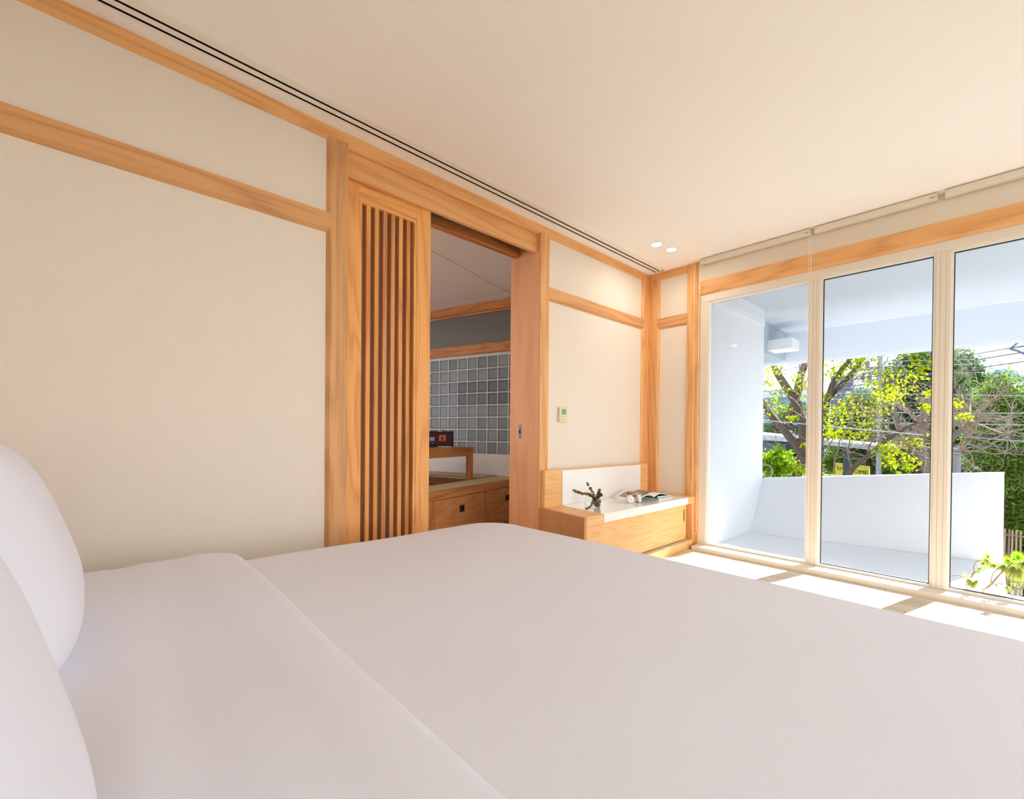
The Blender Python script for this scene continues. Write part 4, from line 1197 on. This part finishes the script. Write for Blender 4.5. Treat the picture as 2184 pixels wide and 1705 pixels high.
# blue-grey glazed building, left pane
b1 = empty('glazed_building', (at(1600, 900, y=31).x, 31, GZ), label='blue-grey glazed building behind the forked tree trunks', cat='building')
pbox('wall', 1560, 838, 1702, 1200, 31, 6, mat('blue_glass_wall', S(96, 116, 136), 0.3), b1)
for k, yy in enumerate((840, 868, 896, 921)):
    pbox('floor_band', 1558, yy, 1704, yy + 6, 30.95, 0.2, mat('band_pale', S(176, 186, 192), 0.7) if k == 0 else bpy.data.materials['band_pale'], b1)
for x in (1600, 1628, 1656, 1684): pbox('mullion', x, 838, x + 1.5, 950, 30.96, 0.1, bpy.data.materials['band_pale'], b1)
b2 = empty('dark_building', (at(1798, 900, y=42).x, 42, GZ), label='narrow dark grey building far behind the leafy tree', cat='building')
pbox('wall', 1772, 803, 1818, 1000, 42, 10, mat('dark_facade', S(92, 98, 114), 0.8), b2)
for yy in range(815, 900, 12): pbox('floor_line', 1772, yy, 1818.5, yy + 1.6, 41.95, 0.1, mat('facade_line', S(122, 128, 142), 0.8) if 'facade_line' not in bpy.data.materials else bpy.data.materials['facade_line'], b2)
b3 = empty('white_house', (at(2170, 850, y=34).x, 34, GZ), label='white flat-roofed house at the right picture edge, above the trees', cat='house')
whm = mat('house_white', S(214, 220, 228), 0.8)
pbox('wall', 2160, 834, 2330, 1010, 34, 8, whm, b3)
pbox('roof_slab', 2149, 816, 2340, 835, 33.2, 9.5, whm, b3)
fr_ = pbox('window_frame', 2176, 838, 2216, 868, 33.96, 0.1, mat('house_trim', S(150, 156, 166), 0.7), b3)
pbox('window_pane', 2179, 841, 2196, 866, 33.93, 0.05, mat('house_pane', S(90, 104, 122), 0.2), b3)
pbox('window_pane', 2198, 841, 2213, 866, 33.93, 0.05, bpy.data.materials['house_pane'], b3)
# low metal roofs among the trees
rm = mat('metal_roof', S(150, 152, 154), 0.5)
for (x0, y0, x1, y1, yy, lab) in ((2098, 928, 2150, 948, 18.5, 'small white metal roof half hidden in the green tree'), (2118, 994, 2170, 1006, 19.6, 'low white metal roof just above the parapet corner')):
    a = at(x0, y1, y=yy); b_ = at(x1, y1, y=yy); h = at(x0, y0, y=yy).z
    t = empty('shed', (a.x, yy, GZ), label=lab, cat='shed')
    w = b_.x - a.x
    MB().box(0, w, 0, 1.2, 0, a.z - GZ - 0.02).build('wall', mat('shed_wall', S(120, 118, 112), 0.8), t)
    rf = quadprism((-0.1, -0.2, a.z - GZ), (w + 0.1, -0.2, a.z - GZ), (w + 0.1, 1.2, h - GZ), (-0.1, 1.2, h - GZ), 0.0)
    V = rf.v[:4]; V2 = [(p[0], p[1], p[2] + 0.04) for p in V]
    MB()._add(V + V2, [(3, 2, 1, 0), (4, 5, 6, 7), (0, 1, 5, 4), (1, 2, 6, 5), (2, 3, 7, 6), (3, 0, 4, 7)]).build('roof_sheet', rm, t)

# street-side canopy with dark posts and the yellow shop sign under it
cn = empty('street_canopy', (at(1750, 950, y=11.5).x, 11.5, GZ), label='long white flat street canopy on dark posts below the trees', cat='canopy')
co = Vector(cn.location)
def cq(pts4, y, dep, m, nm):
    A_ = [at(p[0], p[1], y=y) - co for p in pts4]
    V = A_ + [q + Vector((0, dep, 0)) for q in A_]
    return MB()._add(V, [(0, 1, 2, 3), (7, 6, 5, 4), (0, 4, 5, 1), (1, 5, 6, 2), (2, 6, 7, 3), (3, 7, 4, 0)]).build(nm, m, cn)
cq([(1560, 934), (1708, 945), (1708, 935), (1560, 921)], 11.5, 2.4, mat('canopy_white', S(150, 156, 158), 0.6), 'roof_slab')
cq([(1712, 945), (1886, 963), (1888, 953), (1712, 935)], 11.4, 2.4, bpy.data.materials['canopy_white'], 'roof_slab')
dkp = mat('canopy_post_dark', S(58, 62, 72), 0.7)
for (x0, x1) in ((1678, 1690), (1799, 1812)):
    a = at(x0, 950, y=12.3) - co; b_ = at(x1, 950, y=12.3) - co
    MB().box(a.x, b_.x, 0.75, 0.95, 0, a.z).build('post', dkp, cn)
cq([(1600, 1200), (1676, 1200), (1676, 968), (1600, 965)], 13.2, 0.3, mat('shop_wall_cream', S(204, 204, 192), 0.8), 'shop_wall')
cq([(1600, 968), (1676, 968), (1676, 948), (1600, 945)], 13.1, 0.3, mat('shop_window_dark', S(74, 88, 104), 0.3), 'shop_window')
sg = empty('shop_sign', (at(1816, 1010, y=12.9).x, 12.9, GZ), label='yellow shop sign with dark capital letters seen over the white parapet', cat='sign')
so = Vector(sg.location)
a = at(1776, 1046, y=12.9) - so; b_ = at(1855, 991, y=12.9) - so
ymat = mat('sign_yellow', S(206, 204, 62), 0.6)
sbd = MB()._add([at(1775, 1046, y=12.9) - so, at(1855, 1046, y=12.9) - so, at(1854, 995, y=12.9) - so, at(1778, 987, y=12.9) - so] + [at(p[0], p[1], y=12.9) - so + Vector((0, 0.06, 0)) for p in ((1775, 1046), (1855, 1046), (1854, 995), (1778, 987))],
                [(0, 1, 2, 3), (7, 6, 5, 4), (0, 4, 5, 1), (1, 5, 6, 2), (2, 6, 7, 3), (3, 7, 4, 0)]).build('sign_board', ymat, sg)
for px in (1785, 1845):
    q = at(px, 1046, y=12.95) - so
    MB().box(q.x - 0.05, q.x + 0.05, 0.06, 0.16, 0, q.z + 0.4).build('post', dkp, sg)
inkm = mat('sign_ink', S(62, 64, 44), 0.7)
def letters(txt, px, py, hpx, y):
    c = bpy.data.curves.new('lettering', 'FONT'); c.body = txt
    s = hpx * (at(px, py, y=y).z - at(px, py + 1, y=y).z) / 0.70
    c.size = s; c.extrude = 0.004
    tmp = bpy.data.objects.new('tmp_text', c); COL.objects.link(tmp)
    bpy.context.view_layer.update()
    me = bpy.data.meshes.new_from_object(tmp.evaluated_get(bpy.context.evaluated_depsgraph_get()))
    bpy.data.objects.remove(tmp)
    me.materials.clear(); me.materials.append(inkm)
    o = bpy.data.objects.new('lettering', me); COL.objects.link(o)
    o.parent = sbd; o.location = at(px, py, y=y) - so; o.rotation_euler = (PI / 2, math.radians(4), 0)
    return o
letters('LI', 1785, 1002, 7, 12.888)
letters('HOME', 1810, 1008.5, 8, 12.888)
# grey hoop behind the parapet
hp_ = at(1632, 1006, y=7.2)
ho = empty('steel_hoop', (hp_.x, 7.2, GZ), label='grey round steel hoop half hidden by the white fin, over the parapet', cat='hoop')
pts = [(0.10 * math.cos(2 * PI * i / 40), 0, hp_.z - GZ + 0.10 * math.sin(2 * PI * i / 40)) for i in range(41)]
MB().tube(pts, 0.008, 6, cap=False).build('ring', mat('hoop_grey', S(120, 126, 132), 0.5), ho)
MB().tube([(-0.02, 0, 0), (-0.02, 0, hp_.z - GZ - 0.10)], 0.02, 8).build('stem_post', bpy.data.materials['hoop_grey'], ho)

# bamboo fence far below at the right
fx0 = at(2095, 1130, y=15.0).x; zt = at(2150, 1128, y=15.0).z - GZ
fe = empty('bamboo_fence', (fx0, 15.0, GZ), label='brown split-bamboo fence below the shrubs, right of the parapet', cat='fence')
bbm = [mat('bamboo_%d' % i, S(*c), 0.7) for i, c in enumerate([(150, 126, 104), (132, 110, 92), (164, 142, 116)])]
sm = [B(-0.015, 0.015, -0.01, 0.01, 0, zt).mesh('slat') for _ in range(3)]
for i in range(3): sm[i].materials.append(bbm[i])
rf_ = random.Random(3)
for i in range(44):
    o = bpy.data.objects.new('slat', sm[rf_.randrange(3)]); COL.objects.link(o); o.parent = fe
    o.location = (i * 0.055 + rf_.uniform(-.008, .008), 0, rf_.uniform(-0.05, 0.0)); o.rotation_euler = (0, rf_.uniform(-.02, .02), 0)
for z in (0.35, zt * 0.36, zt * 0.66, zt - 0.14):
    B(-0.05, 44 * 0.055, -0.03, -0.011, z - 0.015, z + 0.015).build('rail', bbm[1], fe)
for x in (0.75, 1.55): B(x - 0.03, x + 0.03, -0.02, 0.03, 0, zt + 0.05).build('post', bbm[2], fe)
setp(B(fx0 - 1.5, fx0 + 6, 11.5, 14.9, GZ, GZ + 0.03).build('yard', mat('yard_sand', S(170, 148, 104), 0.9, vary=(3, 0.2))), kind='structure')

# pine on the terrace, its arching branches in front of the right pane
pi_base = at(2096, 1285, y=4.30)
pn = empty('pine', (pi_base.x, 4.30, -0.02), label='young long-needled pine arching against the glass at lower right', cat='plant')
po = Vector(pn.location)
prk = mat('pine_bark', S(150, 118, 96), 0.8)
def pb_(pts, r0, r1, y=4.3, dy=0.0):
    n = len(pts)
    v = [at(p[0], p[1], y=y + dy * i / (n - 1)) - po for i, p in enumerate(pts)]
    return MB().tube(v, [r0 + (r1 - r0) * i / (n - 1) for i in range(n)], 6).build('branch', prk, pn, smooth=True)
zb = at(2092, 1300, y=4.3)
MB().tube([(0.0, 0, 0.0), at(2093, 1268, y=4.3) - po, at(2100, 1258, y=4.3) - po, at(2109, 1252, y=4.3) - po], [0.012, 0.010, 0.009, 0.008], 8).build('stem', mat('pine_stem', S(196, 176, 146), 0.8), pn, smooth=True)
pb_([(2109, 1252), (2120, 1240), (2132, 1226), (2146, 1212), (2160, 1200)], 0.006, 0.003)
pb_([(2109, 1252), (2090, 1236), (2078, 1226)], 0.003, 0.002)
pb_([(2070, 1233), (2078, 1222), (2090, 1213), (2105, 1207), (2125, 1205), (2148, 1203), (2184, 1196)], 0.005, 0.003, dy=0.1)
pb_([(2077, 1224), (2077, 1208), (2083, 1197), (2100, 1195), (2108, 1189)], 0.0025, 0.002)
pb_([(2113, 1242), (2117, 1225), (2128, 1212), (2142, 1206)], 0.0032, 0.002)
pb_([(2022, 1230), (2046, 1228), (2062, 1234), (2076, 1242)], 0.0026, 0.002)
pb_([(2116, 1247), (2140, 1243), (2184, 1243)], 0.0032, 0.002, dy=-0.04)
pb_([(2109, 1256), (2130, 1263), (2160, 1270), (2190, 1277)], 0.0028, 0.002, dy=-0.05)
pb_([(2063, 1238), (2060, 1248), (2066, 1260), (2072, 1268)], 0.003, 0.002)
ndl = leaf_mat('pine_needle', S(178, 186, 92), 0.5, 0.75); tuf = leaf_mat('pine_tuft', S(160, 214, 40), 0.5, 0.8)
def needles(cx, cy, n, lpx, spread, down, m, wide=0.0007, y=4.3, fanx=0.0):
    mb = MB(); r = random.Random(int(cx * 7 + cy))
    c = at(cx, cy, y=y) - po
    sc_ = at(cx + 1, cy, y=y).x - at(cx, cy, y=y).x
    for i in range(n):
        d = Vector((r.gauss(fanx, spread), r.gauss(0, spread), r.gauss(-down, spread))).normalized()
        L = lpx * sc_ * r.uniform(0.6, 1.15)
        p1 = c + d * L * 0.5; p2 = c + d * L + Vector((0, 0, -L * 0.18 * down))
        s = d.cross(Vector((0.2, 0.9, 0.3))).normalized() * wide
        mb._add([c - s, c + s, p1 + s, p1 - s, p2], [(0, 1, 2, 3), (3, 2, 4)])
    o = mb.build('needle_spray', m, pn, fix=False); o['kind'] = 'stuff'
for a in [(2107, 1188, 70, 16, .5, -.3, tuf), (2086, 1222, 70, 9, .5, -.3, tuf), (2080, 1240, 90, 14, .45, .4, tuf), (2113, 1244, 60, 8, .6, -.3, tuf), (2137, 1247, 60, 9, .5, 0, tuf),
          (2160, 1247, 60, 9, .5, 0, tuf), (2172, 1190, 200, 22, .6, -.2, tuf), (2150, 1195, 140, 20, .6, .2, tuf), (2184, 1200, 220, 34, .5, .5, ndl), (2160, 1208, 240, 40, .45, .9, ndl),
          (2140, 1206, 200, 34, .5, .7, ndl), (2120, 1204, 130, 26, .6, .6, ndl), (2105, 1196, 120, 26, .8, .1, ndl), (2098, 1200, 60, 24, .6, .8, ndl), (2068, 1236, 130, 30, .4, 1.0, ndl),
          (2076, 1242, 110, 28, .4, 1.0, ndl), (2084, 1238, 60, 24, .5, .9, ndl), (2174, 1212, 200, 50, .4, 1.0, ndl), (2148, 1250, 70, 22, .4, 1.0, ndl), (2032, 1247, 14, 9, .9, 0, ndl),
          (2064, 1232, 40, 22, .7, .2, ndl), (2126, 1246, 30, 20, .4, 1.0, ndl)]:
    needles(*a[:6], a[6])
